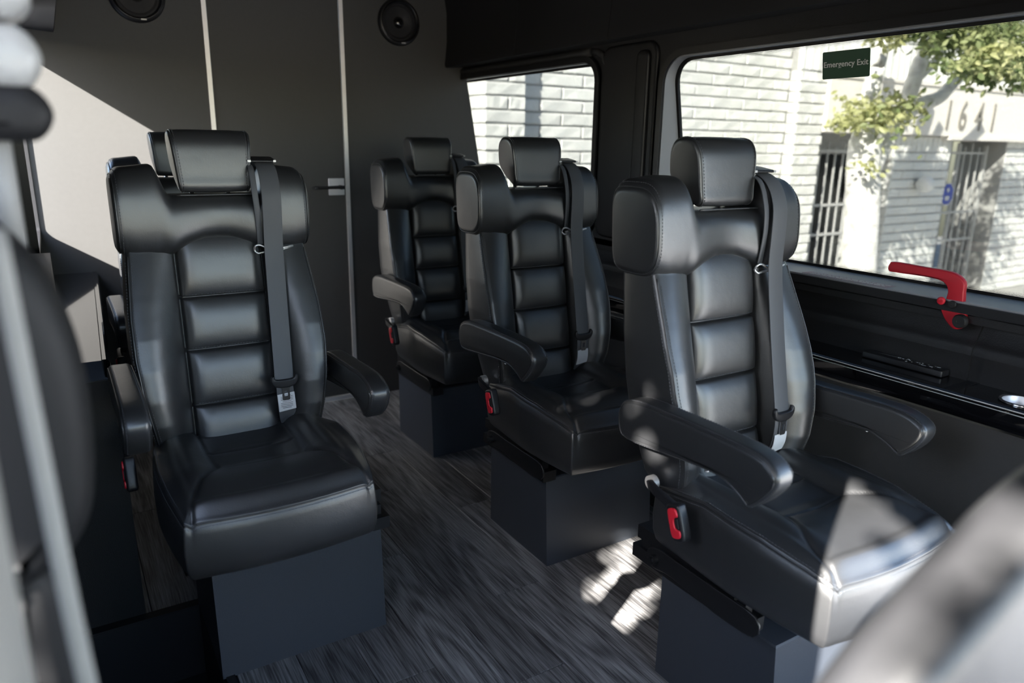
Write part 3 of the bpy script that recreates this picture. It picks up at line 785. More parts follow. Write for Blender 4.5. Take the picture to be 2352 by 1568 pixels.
def make_belt(parent, variant):
    root = MB()
    top = catmull([(.125, .43, 1.15), (.125, .425, 1.193), (.125, .385, 1.203), (.125, .325, 1.198), (.125, .283, 1.178), (.1245, .256, 1.13), (.123, .250, 1.07), (.120, .246, .99), (.115, .222, .87), (.110, .196, .76), (.107, .180, .695), (.105, .173, .668)], 4, False)
    ribbon(root, top, .046)
    belt = root.build('seat_belt', M['webbing'], parent, True, 50)
    mb = MB(); low = catmull([(.105, .1755, .668), (.106, .173, .643), (.107, .175, .613), (.110, .182, .588), (.114, .192, .565), (.120, .205, .545)], 4, False)
    ribbon(mb, low, .042); mb.build('lap_webbing', M['webbing'], belt, True, 50)
    mb = MB(); ribbon(mb, catmull([(.090, .345, 1.195), (.088, .29, 1.183), (.087, .263, 1.13), (.090, .2595, 1.07), (.094, .270, 1.00)], 4, False), .014); mb.build('inner_strap', M['webbing'], belt, True, 50)
    # guide: black buckle over the shoulder
    mb = MB(); pillow(mb, rrect(.084, .300, .153, .350, .008, 4), .006, .0025, lambda u, v, w: (u, v, 1.204+w-.16*(.325-v)), 3); mb.build('belt_guide', M['plastic'], belt, True, 50)
    mb = MB(); mb.box((.084, .2995, 1.198), (.092, .3025, 1.203)); mb.build('guide_clip', M['handlegrey'], belt)
    mb = MB(); mb.box((.146, .2985, 1.198), (.1525, .3015, 1.203)); mb.build('guide_clip', M['handlegrey'], belt)
    # hook plate at the seam
    mb = MB(); mb.tube(catmull([(.078, .268, .986), (.080, .262, .997), (.092, .262, .998), (.11, .258, .990), (.14, .254, .990), (.168, .262, .992), (.170, .270, .990), (.14, .262, .984), (.10, .264, .980), (.085, .264, .978)], 3), .0026, 8, True); mb.build('hook_plate', M['alu'], belt, True)
    # tongue
    mb = MB(); out = catmull([(-.033, .012), (-.026, .016), (-.022, .006), (0, .004), (.022, .006), (.026, .016), (.033, .012), (.034, 0), (.026, -.012), (.012, -.017), (0, -.018), (-.012, -.017), (-.026, -.012), (-.034, 0)], 3)
    pillow(mb, out, .011, .004, lambda u, v, w: (.1055+u, .169+w, .668+v)); mb.build('tongue_cover', M['plastic'], belt, True, 50)
    mb = MB(); hole = rrect(-.0045, -.040, .0045, -.026, .002, 3)
    slab_poly(mb, [(-.014, -.014), (.014, -.014), (.009, -.022), (.0095, -.048), (.007, -.051), (-.007, -.051), (-.0095, -.048), (-.009, -.022)], lambda u, v, w: (.1065+u, .1685+w+.02*v, .668+v), -.0013, .0013, [hole]); mb.build('tongue_blade', M['chrome'] if variant else M['plastic'], belt)
    if variant: pts = [(.107, .1710, .619), (.108, .1715, .608), (.1105, .1755, .590), (.115, .186, .568)]; wd = .041
    else: pts = [(.106, .1685, .635), (.107, .1685, .621), (.108, .1690, .605), (.110, .1740, .588)]; wd = .043
    mb = MB(); ribbon(mb, catmull(pts, 4, False), wd, .0012); lb_ = mb.build('care_label', M['white'], belt, True, 50)
    if not variant:
        mb = MB(); random.seed(9)
        for k in range(9):
            z = .630-.0042*k; w_ = .030 if k % 4 else .022
            mb.box((.1073-w_/2, .1672-.0002, z), (.1073+w_/2, .1674, z+.0011))
        o = mb.build('label_print', M['webbing'], lb_); o['kind'] = 'stuff'
    return belt
def rot2(a): c, s = math.cos(a), math.sin(a); return lambda u, v: (u*c-v*s, u*s+v*c)
def make_buckle(parent):
    X0 = -.262; c = (.108, .522); q = rot2(math.radians(-20))
    def T(u, v, w):   # u across, v along; leaning forward-down
        a, b = q(u, v); return (X0+w, c[0]+a, c[1]+b)
    mb = MB(); body = catmull([(-.019, .030), (-.012, .040), (.012, .040), (.019, .030), (.019, -.022), (.012, -.036), (-.012, -.036), (-.019, -.022)], 4)
    pillow(mb, body, .024, .006, T); bk = mb.build('buckle', M['plastic'], parent, True, 50)
    mb = MB(); red = catmull([(.013, .027), (.008, .033), (-.006, .033), (-.012, .026), (-.013, 0), (-.012, -.022), (-.006, -.028), (.008, -.028), (.013, -.022), (.013, -.012), (.005, -.010), (.001, -.004), (.001, .008), (.005, .014), (.013, .016)], 3)
    pillow(mb, [(-a, b) for a, b in red], .006, .002, lambda u, v, w: T(u, v, w-.0125)); mb.build('release_button', M['red'], bk, True, 50)
    mb = MB(); pillow(mb, rrect(-.011, -.008, -.003, .012, .001, 2), .002, .0008, lambda u, v, w: T(u, v, w-.0125)); mb.build('slot', M['rubber'], bk)
    mb = MB(); st_ = [(-.240, .222, .552), (-.252, .205, .562), (-.262, .180, .562), (-.264, .145, .556), (-.263, .122, .550)]
    ribbon(mb, catmull(st_, 4, False), .020, .006, (0, .4, 1)); mb.build('stalk', M['plastic'], bk, True, 60)
    return bk
def make_seat(variant):
    root = empty('captain_seat')
    # pedestal
    mb = MB(); a = .003
    x0, x1, y1, zt = -.128, .288, .345, .285
    def rg(ins, z, fy): return [(x0+ins, fy+ins, z), (x1-ins, fy+ins, z), (x1-ins, y1-ins, z), (x0+ins, y1-ins, z)]
    root['slide'] = 0
    mb.loft([rg(0, 0, 0), rg(0, zt-a, .018), rg(a, zt, .018)]); mb.build('pedestal', M['steelbox'], root, True, 25)
    # slide rails and brackets
    mb = MB()
    for xa in (-.150, .262): mb.box((xa, .0, .2855), (xa+.045, .36, .318)); mb.box((xa+.008, .02, .318), (xa+.030, .34, .345))
    mb.box((-.155, .04, .345), (.30, .34, .378)); mb.build('slide_rail', M['rail'], root)
    mb = MB(); pillow(mb, catmull([(-.04, .368), (.06, .372), (.18, .374), (.238, .374), (.268, .360), (.268, .335), (.245, .322), (.19, .328), (.06, .316), (-.04, .322)], 3), .006, .002, yz(-.185)); br = mb.build('side_bracket', M['rail'], root, True, 50)
    mb = MB(); mb.tube([(-.198, .243, .346), (-.186, .243, .346)], .012, 14); mb.tube([(-.203, .243, .346), (-.190, .243, .346)], .0075, 6); mb.build('bolt', M['rail'], br, True, 40)
    make_backrest(root)
    bk = root.children[-1] if False else [c for c in root.children if c.name.startswith('backrest')][0]
    # side seam piping + stitches on the backrest
    for s in (-1, 1):
        P = [(s*(back_halfw(z)-.0045), back_peak(z)+.0015, z) for z in np.linspace(.52, .985, 60)]
        mb = MB(); mb.tube(P, .0017, 6); mb.build('piping', M['leather'], bk, True)
        dashes('stitching', [(s*(back_halfw(z)-.011), back_peak(z)-.0006, z) for z in np.linspace(.53, .975, 60)], bk)
        dashes('stitching', [(s*(back_halfw(z)+.0006), back_peak(z)+.011, z) for z in np.linspace(.53, .975, 60)], bk)
    for t in TUFTS: dashes('stitching', [(x_, back_y(x_, t+.0065)-.0004, t+.0065) for x_ in np.linspace(-.090, .090, 24)], bk)
    wg = make_wing(root)
    for s in (-1, 1):
        R = [(s*.2165, p[0], p[1]) for p in wing_section(s*.2165, .985)]
        mb = MB(); mb.tube(R, .0017, 6, True); mb.build('piping', M['leather'], wg, True)
        R = [(s*.2095, p[0], p[1]) for p in wing_section(s*.2095, 1.002)]; dashes('stitching', R+[R[0]], wg)
    # slim piping along the notch for the headrest
    mb = MB(); mb.tube([(x_, .2915, 1.1215) for x_ in np.linspace(-.085, .095, 12)], .002, 6); mb.build('notch_trim', M['leather'], wg, True)
    make_headrest(root); make_cushion(root); make_armrest(root, -1); make_armrest(root, 1); make_belt(root, variant); make_buckle(root)
    mb = MB(); mb.tube([(-.214, .235, .548), (-.228, .235, .548)], .016, 16); mb.build('recliner_pivot', M['alu'], root, True, 40)
    return root
def slide(seat, dy):
    for c in seat.children:
        if c.name.startswith('pedestal'): c.location.y += dy
L_ = make_seat(0); L_.location = (.413-.08, 1.617, 0)
tag(L_, 'black leather captain seat on the left, large in view, headrest before the metal strip', 'seat', 'black captain seats')
mb = MB(); mb.loft([[(-.158+r*math.cos(2*PI*k/20), .1605-(.003 if r < .0075 else 0), .563+r*math.sin(2*PI*k/20)) for k in range(20)] for r in (.0078, .0065)])
mb.build('round_sticker', M['white'], L_, True)
N_ = make_seat(1); N_.location = (1.331-.08, .838, 0)
tag(N_, 'black leather captain seat nearest the large window, sunlight across its cushion', 'seat', 'black captain seats')
slide(N_, -.07)
M_ = copy_tree(N_); slide(M_, .07); M_.location = (1.36-.08, 1.631, 0)
tag(M_, 'black leather captain seat, middle one of the right row, headrest against the outside bricks', 'seat')
Fs = copy_tree(N_); slide(Fs, .12); Fs.location = (1.41-.08, 2.483, 0)
tag(Fs, 'black leather captain seat farthest back in the right row, beside the rear partition', 'seat')
H_ = copy_tree(L_); H_.location = (.385, 2.50, 0)
for c in list(H_.children):
    if c.name.startswith('round_sticker'): bpy.data.objects.remove(c)
tag(H_, 'black leather captain seat mostly hidden behind the left seat, its side sunlit', 'seat')

# ------------------------------------------------------------------ blurred foreground things
fs = empty('passenger_chair', (0, .62, 0)); tag(fs, 'out of focus black front seat back at the left edge, close to the camera', 'seat')
o_ = catmull([(-.080, 1.220), (-.055, 1.205), (-.030, 1.178), (-.011, 1.145), (.001, 1.100), (.0055, 1.050), (.0035, .995), (-.004, .945), (-.022, .912), (-.045, .893), (-.070, .888), (-.09, .91), (-.094, 1.05), (-.092, 1.18)], 4)
mb = MB(); pillow(mb, o_, .075, .032, lambda u, v, w: (u, w+.06, v), 6); mb.build('backrest', M['matte'], fs, True)
mb = MB(); pillow(mb, catmull([(-.09, .88), (-.04, .885), (-.032, .80), (-.03, .6), (-.03, .40), (-.09, .40)], 4), .07, .03, lambda u, v, w: (u, w+.09, v), 5); mb.build('seat_back_lower', M['matte'], fs, True)
for (za, zb, xr, mt, nm) in ((1.338, 1.372, .004, 'shell', 'headrest_cap'), (1.287, 1.334, .006, 'shell', 'headrest_shell'), (1.246, 1.290, .009, 'matte', 'headrest')):  # pale colour of the upper pieces carries the headrest's lit, shiny bands
    o_ = catmull([(-.09, zb-.004), (-.03, zb), (xr-.012, zb-.002), (xr, (za+zb)/2), (xr-.012, za+.002), (-.03, za), (-.09, za+.004)], 4)
    mb = MB(); pillow(mb, o_, .07, .015, lambda u, v, w: (u, w+.13, v), 6); mb.build(nm, M[mt], fs, True)
mb = MB(); mb.tube([(-.034, .13, 1.15), (-.034, .13, 1.255)], .010, 12); mb.build('headrest_post', M['greybelt'], fs, True)
bl = MB(); ribbon(bl, catmull([(-.030, .50, 1.20), (-.026, .49, 1.08), (-.022, .47, .98), (-.0175, .455, .90), (-.012, .44, .80)], 5, False), .010, .002, (1, .2, 0)); b2 = bl.build('shoulder_belt', M['greybelt'], None, True); tag(b2, 'out of focus grey seat belt crossing the front seat back at the left edge', 'seat belt')
# near right: shoulder of another seat
nr = empty('near_seat_back', (.52, .22, .8)); tag(nr, 'out of focus dark seat corner filling the lower right corner of the photo', 'seat')
q_ = catmull([(.285, .62), (.300, .80), (.320, .88), (.345, .922), (.368, .942), (.400, .962), (.441, .980), (.485, 1.000), (.530, 1.020), (.60, 1.035), (.68, 1.02), (.71, .95), (.70, .60), (.50, .55)], 4)
mb = MB(); pillow(mb, q_, .06, .022, lambda u, v, w: (u-.52, w-.02, v-.8), 6); mb.build('backrest', M['leather2'], nr, True)
mb = MB(); pillow(mb, catmull([(.28, .56), (.68, .56), (.68, .40), (.30, .40)], 4), .30, .05, lambda u, v, w: (u-.52, w-.20, v-.8), 5); mb.build('cushion', M['leather2'], nr, True)
mb = MB(); mb.box((.42-.52, -.40, -.8), (.66-.52, -.05, -.40)); mb.build('pedestal', M['steelbox'], nr)

# ------------------------------------------------------------------ outside
GZ = -.72
mb = MB(); mb.box((-12, -14, GZ-.1), (20, 3.0, GZ)); mb.box((-12, 3.0, GZ-.1), (1.2, 14, GZ)); tag(mb.build('street', M['pale_concrete']), kind='structure')
mb = MB(); mb.box((1.2, 3.0, GZ-.1), (20, 9, GZ+.12)); tag(mb.build('sidewalk', M['paving']), kind='structure')
bd = empty('brick_building', (6.0, 5.0, GZ)); tag(bd, 'white painted brick building across the sidewalk, seen through both windows', 'building')
BO = Vector(bd.location)
# brick variants (stretcher face towards -y)
def brick_geo(w, h, d, seed):
    r = random.Random(seed); e = .007
    def j(a): return (r.random()-.5)*2*a
    pts = [(0, 0), (w*.33, 0), (w*.66, 0), (w, 0), (w, h), (w*.66, h), (w*.33, h), (0, h)]
    v = [(p[0], d, p[1]) for p in pts]
    v += [(p[0]+j(.002), .010+j(.003), p[1]+j(.002)) for p in pts]
    ins = [(e, e), (w*.33, e), (w*.66, e), (w-e, e), (w-e, h-e), (w*.66, h-e), (w*.33, h-e), (e, h-e)]
    v += [(p[0]+j(.003), j(.005), p[1]+j(.003)) for p in ins]
    f = []
    for L in (0, 8):
        for k in range(8): f.append((L+k, L+(k+1) % 8, L+8+(k+1) % 8, L+8+k))
    a = 16; f += [(a, a+1, a+6, a+7), (a+1, a+2, a+5, a+6), (a+2, a+3, a+4, a+5)]
    return v, f
BL, BH, JT = .418, .100, .013
cands = []   # (priority, kind, pos, rot, seed)
def add_wall(x0, x1, y, z0, z1, facing='y', off0=0., pr=0.):
    rows = int(round((z1-z0)/(BH+0.001))); rh = (z1-z0)/rows
    for r_ in range(rows):
        z = z0+r_*rh; o = (off0+(r_ % 2)*.5)*BL; a = x0-(BL-o if o else 0)
        if not o: a = x0
        while a < x1-.01:
            s_, e_ = max(a, x0), min(a+BL, x1)
            if e_-s_ > .05: cands.append((facing, s_, e_, y, z, rh, pr))
            a += BL
def add_soldier(x0, x1, y, z0, z1, pr=0.):
    n_ = int(round((x1-x0)/.108)); w = (x1-x0)/n_
    for k in range(n_): cands.append(('s', x0+k*w, x0+(k+1)*w, y, z0, z1-z0, pr))
PY = 4.93
add_wall(2.79, 3.155, PY, GZ+.12, 3.0, off0=0, pr=1)
add_wall(3.155, 6.32, 5.05, GZ+.12, 3.0, pr=1)
add_wall(6.30, 6.735, PY, GZ+.12, 1.985, pr=1)
add_soldier(6.30, 12.8, PY, 1.99, 2.36, pr=.8)
add_wall(6.30, 12.8, PY, 2.36, 3.0, pr=0)
add_wall(8.136, 9.30, 5.0, GZ+.12, 1.235, pr=.9); add_soldier(8.136, 9.30, 5.0, 1.235, 1.42, pr=.9)
add_wall(10.62, 12.8, 5.0, GZ+.12, 1.40, pr=.9)
add_wall(PY+.005, 8.0, 2.79, GZ+.12, 3.0, facing='x', pr=.95)
add_wall(PY+.005, 5.05, 6.30, GZ+.12, 1.99, facing='x', pr=.6)
add_wall(5.005, 5.6, 8.136, GZ+.12, 1.42, facing='x', pr=.6)
def vis(c):
    f_, s_, e_, y, z, h, pr = c
    m_ = np.array([(s_+e_)/2, y, z+h/2]) if f_ != 'x' else np.array([y, (s_+e_)/2, z+h/2])
    p = m_-np.array([0, 0, CAMZ]); d = p@F_
    if d < .1: return -1
    px = 1176+FPX*(p@R_)/d; py = 784-FPX*(p@U_)/d
    inr = (1085 < px < 1412 and 130 < py < 545) or (1545 < px < 2352 and 30 < py < 700)
    hid = (1150 < px < 1300 and py > 330) or (1540 < px < 1800 and py > 330 and px < 1740)
    return (pr/d if inr else -1) if not hid else .01*pr
cands.sort(key=vis, reverse=True)
cache = {}; rest = MB(); nb = 0
for i, c in enumerate(cands):
    f_, s_, e_, y, z, h, pr = c; w = e_-s_-JT; hh = h-JT; sd = i % 6
    if i < 300 and vis(c) > 0:
        key = (round(w, 3), round(hh, 3), sd if w > .1 else sd % 3)
        if key not in cache:
            v, f = brick_geo(w, hh, .05, sd*17+3); me = bpy.data.meshes.new('brick'); me.from_pydata(v, [], f); me.materials.append(M['brick']); cache[key] = me
        o = link('brick', cache[key], bd)
        if f_ == 'x': o.rotation_euler = (0, 0, -PI/2); o.location = Vector((y, e_-JT/2, z+JT/2))-BO
        else: o.location = Vector((s_+JT/2, y, z+JT/2))-BO
    else:
        v, f = brick_geo(w, hh, .05, i)
        if f_ == 'x': v = [(y+p[1], e_-JT/2-p[0], z+JT/2+p[2]) for p in v]
        else: v = [(s_+JT/2+p[0], y+p[1], z+JT/2+p[2]) for p in v]
        rest.add([(p[0]-BO.x, p[1]-BO.y, p[2]-BO.z) for p in v], f)
me_o = rest.build('brickwork', M['brick'], bd); me_o['kind'] = 'stuff'
def bbox(mb, a, b): mb.box(tuple(Vector(a)-BO), tuple(Vector(b)-BO))
mb = MB()
bbox(mb, (2.808, PY+.014, GZ), (3.145, 5.3, 3.0)); bbox(mb, (3.1, 5.064, GZ), (6.35, 5.3, 3.0)); bbox(mb, (6.314, PY+.014, GZ), (6.725, 5.3, 3.0))
bbox(mb, (6.70, PY+.014, 1.97), (12.8, 5.3, 3.0)); bbox(mb, (8.15, 5.014, GZ), (9.29, 5.6, 1.425)); bbox(mb, (10.61, 5.014, GZ), (12.8, 5.6, 1.425)); bbox(mb, (2.808, 5.25, GZ), (3.1, 8.0, 3.0))
mb.build('mortar_wall', M['mortar'], bd)
mb = MB(); bbox(mb, (6.728, 4.90, 1.425), (12.8, 5.6, 1.965)); bbox(mb, (9.04, 4.885, 1.385), (12.8, 5.6, 1.43)); bbox(mb, (6.728, 4.88, 1.955), (12.8, 5.0, 1.988)); mb.build('fascia', M['cream'], bd)
mb = MB(); bbox(mb, (6.73, 6.3, GZ), (8.3, 6.36, 1.5)); bbox(mb, (7.55, 5.55, GZ), (8.2, 5.6, 1.43)); mb.build('entry_recess', M['dark'], bd)  # near-black backs put the doorway's shade into the colour
mb = MB(); bbox(mb, (6.73, 5.3, 1.20), (8.14, 5.6, 1.43)); mb.build('entry_beam', M['mortar'], bd)
mb = MB(); bbox(mb, (9.25, 6.0, GZ), (10.35, 6.06, 1.45)); mb.build('entry_wall_panel', M['bluewall'], bd)
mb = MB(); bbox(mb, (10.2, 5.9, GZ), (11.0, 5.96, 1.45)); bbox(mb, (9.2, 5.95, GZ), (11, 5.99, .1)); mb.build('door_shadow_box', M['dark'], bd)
mb = MB(); bbox(mb, (10.35, 5.7, GZ), (10.62, 5.9, 1.45)); mb.build('brick_return', M['mortar'], bd)
# tile joints of the bluish wall
mb = MB()
for k in range(22): bbox(mb, (9.25, 5.995, GZ+.1*k), (10.35, 6.0, GZ+.1*k+.005))
for k in range(6): bbox(mb, (9.3+.2*k, 5.995, GZ), (9.305+.2*k, 6.0, 1.45))
o = mb.build('tile_joints', M['taupe'], bd); o['kind'] = 'stuff'
# numerals 1641
for ch_, x_, z_ in (('1', 8.93, 1.640), ('6', 9.24, 1.640), ('4', 9.60, 1.640), ('1', 9.93, 1.640)):
    t_ = text(ch_, 'numeral', M['taupe'], bd, .46, tuple(Vector((x_, 4.893, z_))-BO), (PI/2, 0, 0), .004, .006, .78)
# gates
def gate(label, x0, x1, y, z0, z1, nb_, rails, extra=()):
    g = empty('security_gate', (x0, y, z0)); tag(g, label, 'gate')
    def bar(name, a, b, r=.009):
        mb = MB(); mb.box((a[0]-r-x0, -r, a[1]-z0), (b[0]+r-x0, r, b[1]-z0)); return mb.build(name, M['bars'], g)
    bar('frame_post', (x0, z0), (x0, z1), .02); bar('frame_post', (x1, z0), (x1, z1), .022)
    for k in range(1, nb_): xx = x0+(x1-x0)*k/nb_; bar('bar', (xx, z0), (xx, z1-.02+.05*(k % 2)))
    for r_ in rails:
        mb = MB(); mb.box((0, -.012, r_-.014-z0), (x1-x0, .012, r_+.014-z0)); mb.build('rail', M['bars'], g)
    for e_ in extra: bar('bar', (e_, z0), (e_, z1+.02), .016)
    return g
gate('pale metal bar gate in the doorway left of the tree trunk', 6.82, 8.05, 5.2, GZ+.12, 1.30, 9, (1.235, .655, .33, -.3))
gate('pale metal bar gate in the doorway right of the round lamp, under the numbers', 9.32, 10.50, 5.2, GZ+.12, 1.33, 7, (1.235, .49, .13, -.4), (9.86,))
gl = empty('globe_lamp', (8.656, 4.975, .878)); tag(gl, 'white round wall lamp on the brick pier beside the tree', 'lamp')
mb = MB(); n_ = 20
mb.loft([[(.098*math.sin(t)*math.cos(2*PI*k/n_), -.09+.098*math.cos(t)*-1, .098*math.sin(t)*math.sin(2*PI*k/n_)) for k in range(n_)] for t in [.05+.3*j for j in range(9)]]); mb.build('shade', M['globe'], gl, True)
mb = MB(); mb.tube([(0, .012, 0), (0, -.03, 0)], .05, 14); mb.build('base', M['bars'], gl, True, 40)
al = empty('alarm_sign', (9.60, 5.12, .73)); tag(al, 'blue and white octagonal alarm sign on the gate beside the brick pier', 'sign')
def octo(r): return [(r*math.cos(math.radians(22.5+45*k)), r*math.sin(math.radians(22.5+45*k))) for k in range(8)]
mb = MB(); slab_poly(mb, octo(.15), xz(0), 0, .006); mb.build('plate', M['white'], al)
mb = MB(); slab_poly(mb, octo(.135), xz(-.003), 0, .002); mb.build('blue_field', M['blue'], al)
mb = MB(); slab_poly(mb, rrect(-.05, -.075, .05, -.02, .008, 3), xz(-.006), 0, .002); slab_poly(mb, rrect(-.03, .025, .03, .08, .027, 5), xz(-.006), 0, .002); mb.build('emblem', M['white'], al)

# ---- street tree seen through the window
tr = empty('street_tree', (6.5, 4.2, GZ+.12)); tag(tr, 'pale-barked street tree with green leaves in front of the brick building', 'tree')
TO = Vector(tr.location)
def T3(x_, z_, y=4.2): return Vector((x_, y, z_))-TO
mb = MB()
def limb(pts, r0, r1, n=14):
    P = catmull([tuple(p) for p in pts], 5, False); rings = []; L = len(P)
    mb.tube(P, (lambda t: r0+(r1-r0)*t), n)
mb.tube(catmull([tuple(T3(6.62, GZ)), tuple(T3(6.56, -.2)), tuple(T3(6.50, .3)), tuple(T3(6.44, .8)), tuple(T3(6.38, 1.1)), tuple(T3(6.36, 1.35))], 5, False), lambda t: .175-.035*t, 18)
limb([T3(6.34, 1.10), T3(6.31, 1.35), T3(6.33, 1.6), T3(6.43, 1.88, 4.25), T3(6.58, 2.2, 4.3), T3(6.75, 2.6, 4.4)], .11, .05)
limb([T3(6.43, .95), T3(6.55, 1.18), T3(6.70, 1.36), T3(6.86, 1.55), T3(6.95, 1.80), T3(7.06, 2.12), T3(7.2, 2.6)], .10, .06)
limb([T3(6.80, 1.45), T3(6.98, 1.62), T3(7.2, 1.69), T3(7.45, 1.76), T3(7.68, 1.92), T3(8.0, 2.1), T3(8.4, 2.4)], .085, .04)
limb([T3(7.0, 1.9), T3(7.3, 2.1), T3(7.5, 2.4)], .05, .03)
mb.build('trunk', M['bark'], tr, True)
def leaf_at(mb, c, s, r):
    d = Vector((r.gauss(0, 1), r.gauss(0, 1), r.gauss(0, .7)-.25)).normalized(); q = d.cross(Vector((r.gauss(0, 1), r.gauss(0, 1), r.gauss(0, 1)))).normalized(); n_ = d.cross(q)
    w = s*.25; v = [c, c+d*s*.35+q*w+n_*w*.3, c+d*s*.7+q*w*.8+n_*w*.25, c+d*s, c+d*s*.7-q*w*.8+n_*w*.25, c+d*s*.35-q*w+n_*w*.3, c+d*s*.5]
    mb.add(v, [(0, 1, 6), (1, 2, 6), (2, 3, 6), (3, 4, 6), (4, 5, 6), (5, 0, 6)])
def leaf_cloud(mb, blobs, seed, size=(.045, .075), off=(0, 0, 0)):
    r = random.Random(seed)
    for (cx, cy, cz, rx, ry, rz, n_) in blobs:
        cx -= off[0]; cy -= off[1]; cz -= off[2]
        # small sprays within the blob
        k = 0
        while k < n_:
            p = Vector((r.gauss(0, .45), r.gauss(0, .45), r.gauss(0, .45)))
            if p.length > 1: continue
            b = Vector((cx+p.x*rx, cy+p.y*ry, cz+p.z*rz))
            for j in range(6):
                leaf_at(mb, b+Vector((r.gauss(0, .025), r.gauss(0, .025), r.gauss(0, .025))), r.uniform(*size), r); k += 1
mb = MB(); leaf_cloud(mb, [(6.33, 3.5, 2.19, .70, .45, .28, 1500), (7.1, 3.6, 2.19, .75, .5, .33, 1500), (5.95, 3.6, 2.25, .32, .3, .15, 380), (6.6, 3.35, 1.90, .42, .3, .13, 460), (7.7, 3.5, 2.05, .5, .45, .30, 700), (6.1, 3.25, 1.88, .3, .25, .09, 200), (5.75, 3.6, 2.22, .35, .3, .14, 260), (6.9, 3.4, 1.98, .5, .3, .16, 420), (7.3, 3.3, 1.80, .35, .25, .10, 180), (5.7, 3.3, 2.92, .95, .3, .26, 3200), (7.6, 3.3, 2.85, .7, .3, .2, 1200)], 11, off=TO)
o = mb.build('foliage', M['leaf'], tr); o['kind'] = 'stuff'
mb = MB(); leaf_cloud(mb, [(6.15, 4.1, 1.55, .42, .3, .17, 520), (5.95, 4.1, 1.46, .3, .2, .07, 90), (6.45, 4.0, 1.62, .3, .25, .15, 160), (6.1, 4.0, 1.10, .12, .12, .07, 40), (5.75, 3.7, 2.10, .22, .2, .10, 110), (6.2, 3.1, 1.95, .22, .2, .13, 200)], 12, off=TO)
o = mb.build('young_foliage', M['leafbright'], tr); o['kind'] = 'stuff'
# the largest single leaves at the edge of the crown, one by one
r = random.Random(4); lm = []
for k in range(5):
    mb = MB(); leaf_at(mb, Vector((0, 0, 0)), .085, r); o = mb.build('leaf', M['leafbright'] if k % 2 else M['leaf'], tr); lm.append(o.data)
    o.location = T3(6.2+.12*k, 1.9, 3.2)
for k in range(115):
    if k % 3: p = (r.uniform(5.85, 6.6), r.gauss(1.5, .12), 3.85+r.uniform(-.1, .1))
    else: p = (r.uniform(5.8, 7.4), r.gauss(1.85, .09), 3.2+r.uniform(-.1, .1))
    o = link('leaf', lm[k % 5], tr); o.location = T3(p[0], p[1], p[2]); o.rotation_euler = (r.uniform(0, 6), r.uniform(0, 6), r.uniform(0, 6))

# ---- unseen tree added on the door side: its crown is shaped to dapple the seats
dt = empty('shade_tree', (-4.2, -1.3, GZ)); tag(dt, 'leafy tree beside the open door, added outside the frame, its leaves shaped to dapple the sun on the seats', 'tree')
DO = Vector(dt.location)
mb = MB(); mb.tube(catmull([(0, 0, 0), (.05, 0, 1.2), (0, .1, 2.4), (.2, .2, 3.4)], 5, False), lambda t: .16-.08*t, 12); mb.tube([(.0, .1, 2.3), (.5, .6, 3.0), (.9, 1.0, 3.5)], .05, 8, r2=.02); mb.build('trunk', M['bark'], dt, True)
CLEAR = [ # gaps shaped into the crown for the sun patches, in (y, z) of the side wall: centre, radii
 (-.035, 1.27, .085, .13), (.01, 1.15, .09, .17), (.045, 1.24, .07, .29), (-.02, 1.455, .08, .045), (-.085, 1.345, .055, .055), (.05, 1.40, .06, .11), (-.125, 1.425, .045, .035), (.03, 1.0, .08, .13), (-.075, 1.22, .05, .05),
 (.508, 1.44, .024, .070), (.464, 1.475, .022, .022), (.478, 1.38, .040, .042), (.490, 1.30, .027, .055), (.448, 1.35, .02, .022),
 (.79, .89, .080, .090), (.755, .99, .065, .085), (.72, .93, .06, .08), (.68, 1.02, .06, .06), (.70, 1.045, .06, .045), (.66, .865, .075, .055), (.68, .95, .05, .05), (.63, .82, .05, .07), (.61, .95, .04, .05),
 (.845, 1.43, .034, .055), (.815, 1.48, .03, .020), (.885, 1.335, .018, .02), (.80, 1.30, .018, .018)]
BLOCK = [(-.060, 1.385, .028, .012), (.70, .925, .022, .008), (.735, .86, .014, .014), (-.12, 1.33, .03, .014)]
def wall_hit(p):
    t = (-.1-p[0])/SUN.x; return p[1]+SUN.y*t, p[2]+SUN.z*t
r = random.Random(21); mb = MB(); cnt = 0
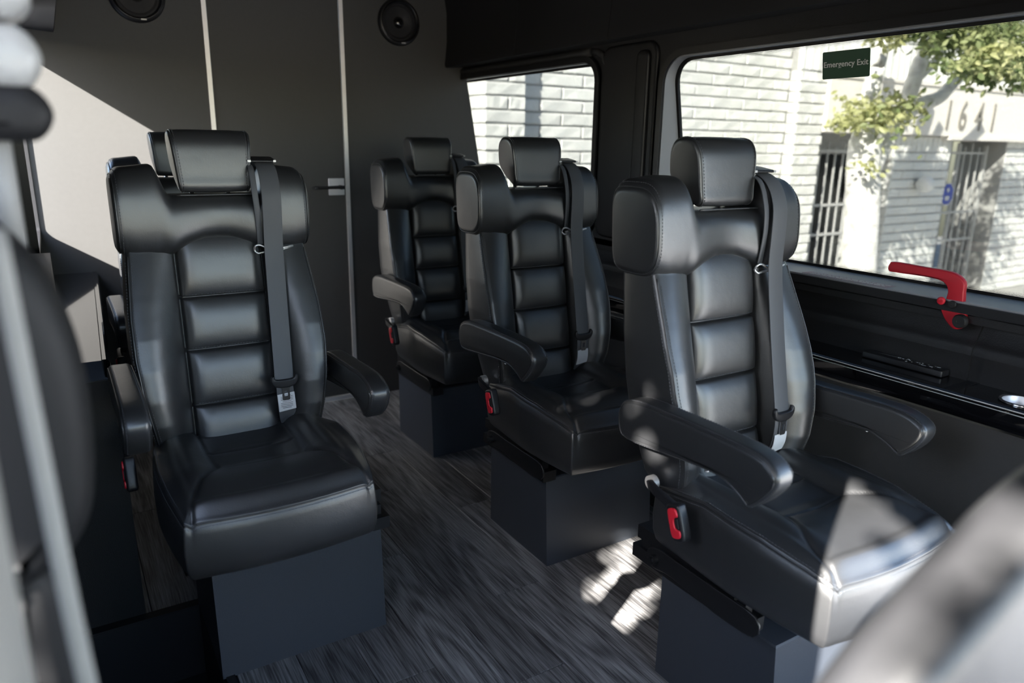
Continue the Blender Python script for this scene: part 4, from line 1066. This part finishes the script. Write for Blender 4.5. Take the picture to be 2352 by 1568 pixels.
while cnt < 9000:
    yw = r.uniform(-.75, 1.2); zw = r.uniform(.72, 1.68)
    near = min(math.hypot((yw-c[0])/c[2], (zw-c[1])/c[3]) for c in CLEAR)
    blk = any(math.hypot((yw-c[0])/c[2], (zw-c[1])/c[3]) < 1 for c in BLOCK)
    if near < 1.0 and not blk: continue
    X = r.uniform(-2.2, -1.5); t = (-.1-X)/SUN.x
    c = Vector((X, yw-SUN.y*t, zw-SUN.z*t))
    s = r.uniform(.03, .05) if near < 1.6 or blk else r.uniform(.06, .10)
    # broadside to the sun
    a = SUN.cross(Vector((0, 0, 1))).normalized(); b = SUN.cross(a); th = r.uniform(0, 6.28); d = a*math.cos(th)+b*math.sin(th)+SUN*r.gauss(0, .25); q = d.cross(SUN).normalized(); w = s*.3
    c0 = c-DO-d*s*.5
    mb.add([c0, c0+d*s*.35+q*w, c0+d*s*.7+q*w*.8, c0+d*s, c0+d*s*.7-q*w*.8, c0+d*s*.35-q*w], [(0, 1, 5), (1, 2, 4, 5), (2, 3, 4)]); cnt += 1
o = mb.build('foliage', M['leafdark'], dt); o['kind'] = 'stuff'
mb = MB(); leaf_cloud(mb, [(.9, .6, 3.4, 1.2, 1.1, .8, 1500), (-.6, -.2, 3.4, 1.2, 1.2, .8, 1200)], 31, (.08, .12)); o = mb.build('outer_foliage', M['leafdark'], dt); o['kind'] = 'stuff'

# unseen building added right of the van's nose, reflecting sun onto the near seat
nbd = empty('bounce_building', (10.5, -8, GZ)); tag(nbd, 'unseen low pale building added beyond the front of the van to reflect sun onto the seats', 'building')
mb = MB(); holes_ = [rrect(-4.5+2.6*k, 1.0, -3.3+2.6*k, 2.3, .02, 2) for k in range(4)]
slab_poly(mb, [(-6, 0), (6.5, 0), (6.5, 3.6), (-6, 3.6)], lambda u, v, w: (w, u, v), 0, .3, holes_); mb.box((.3, -6, 0), (3, 6.5, 3.5)); mb.build('wall_shell', M['bluegrey'], nbd)
for h_ in holes_:
    mb = MB(); slab_poly(mb, h_, lambda u, v, w: (.15+w, u, v), 0, .02); mb.build('window', M['dark'], nbd)
mb = MB(); mb.box((-.08, -6.1, 3.5), (.4, 6.6, 3.75)); mb.build('parapet', M['cream'], nbd)
# tall dark fence added left of the van to block side light (below the sun's path)
fe = empty('light_block_fence', (-2.7, -1.0, GZ)); tag(fe, 'tall dark fence added out of view on the left to block low side light', 'fence')
for k in range(34):
    mb = MB(); mb.box((0, -3.4+.26*k, 0), (.03, -3.4+.26*k+.252, 2.45)); mb.build('board', M['rail'], fe)
mb = MB(); mb.box((.03, -3.4, 2.0), (.08, 5.4, 2.1)); mb.box((.03, -3.4, .4), (.08, 5.4, .5)); mb.build('rail', M['rail'], fe)
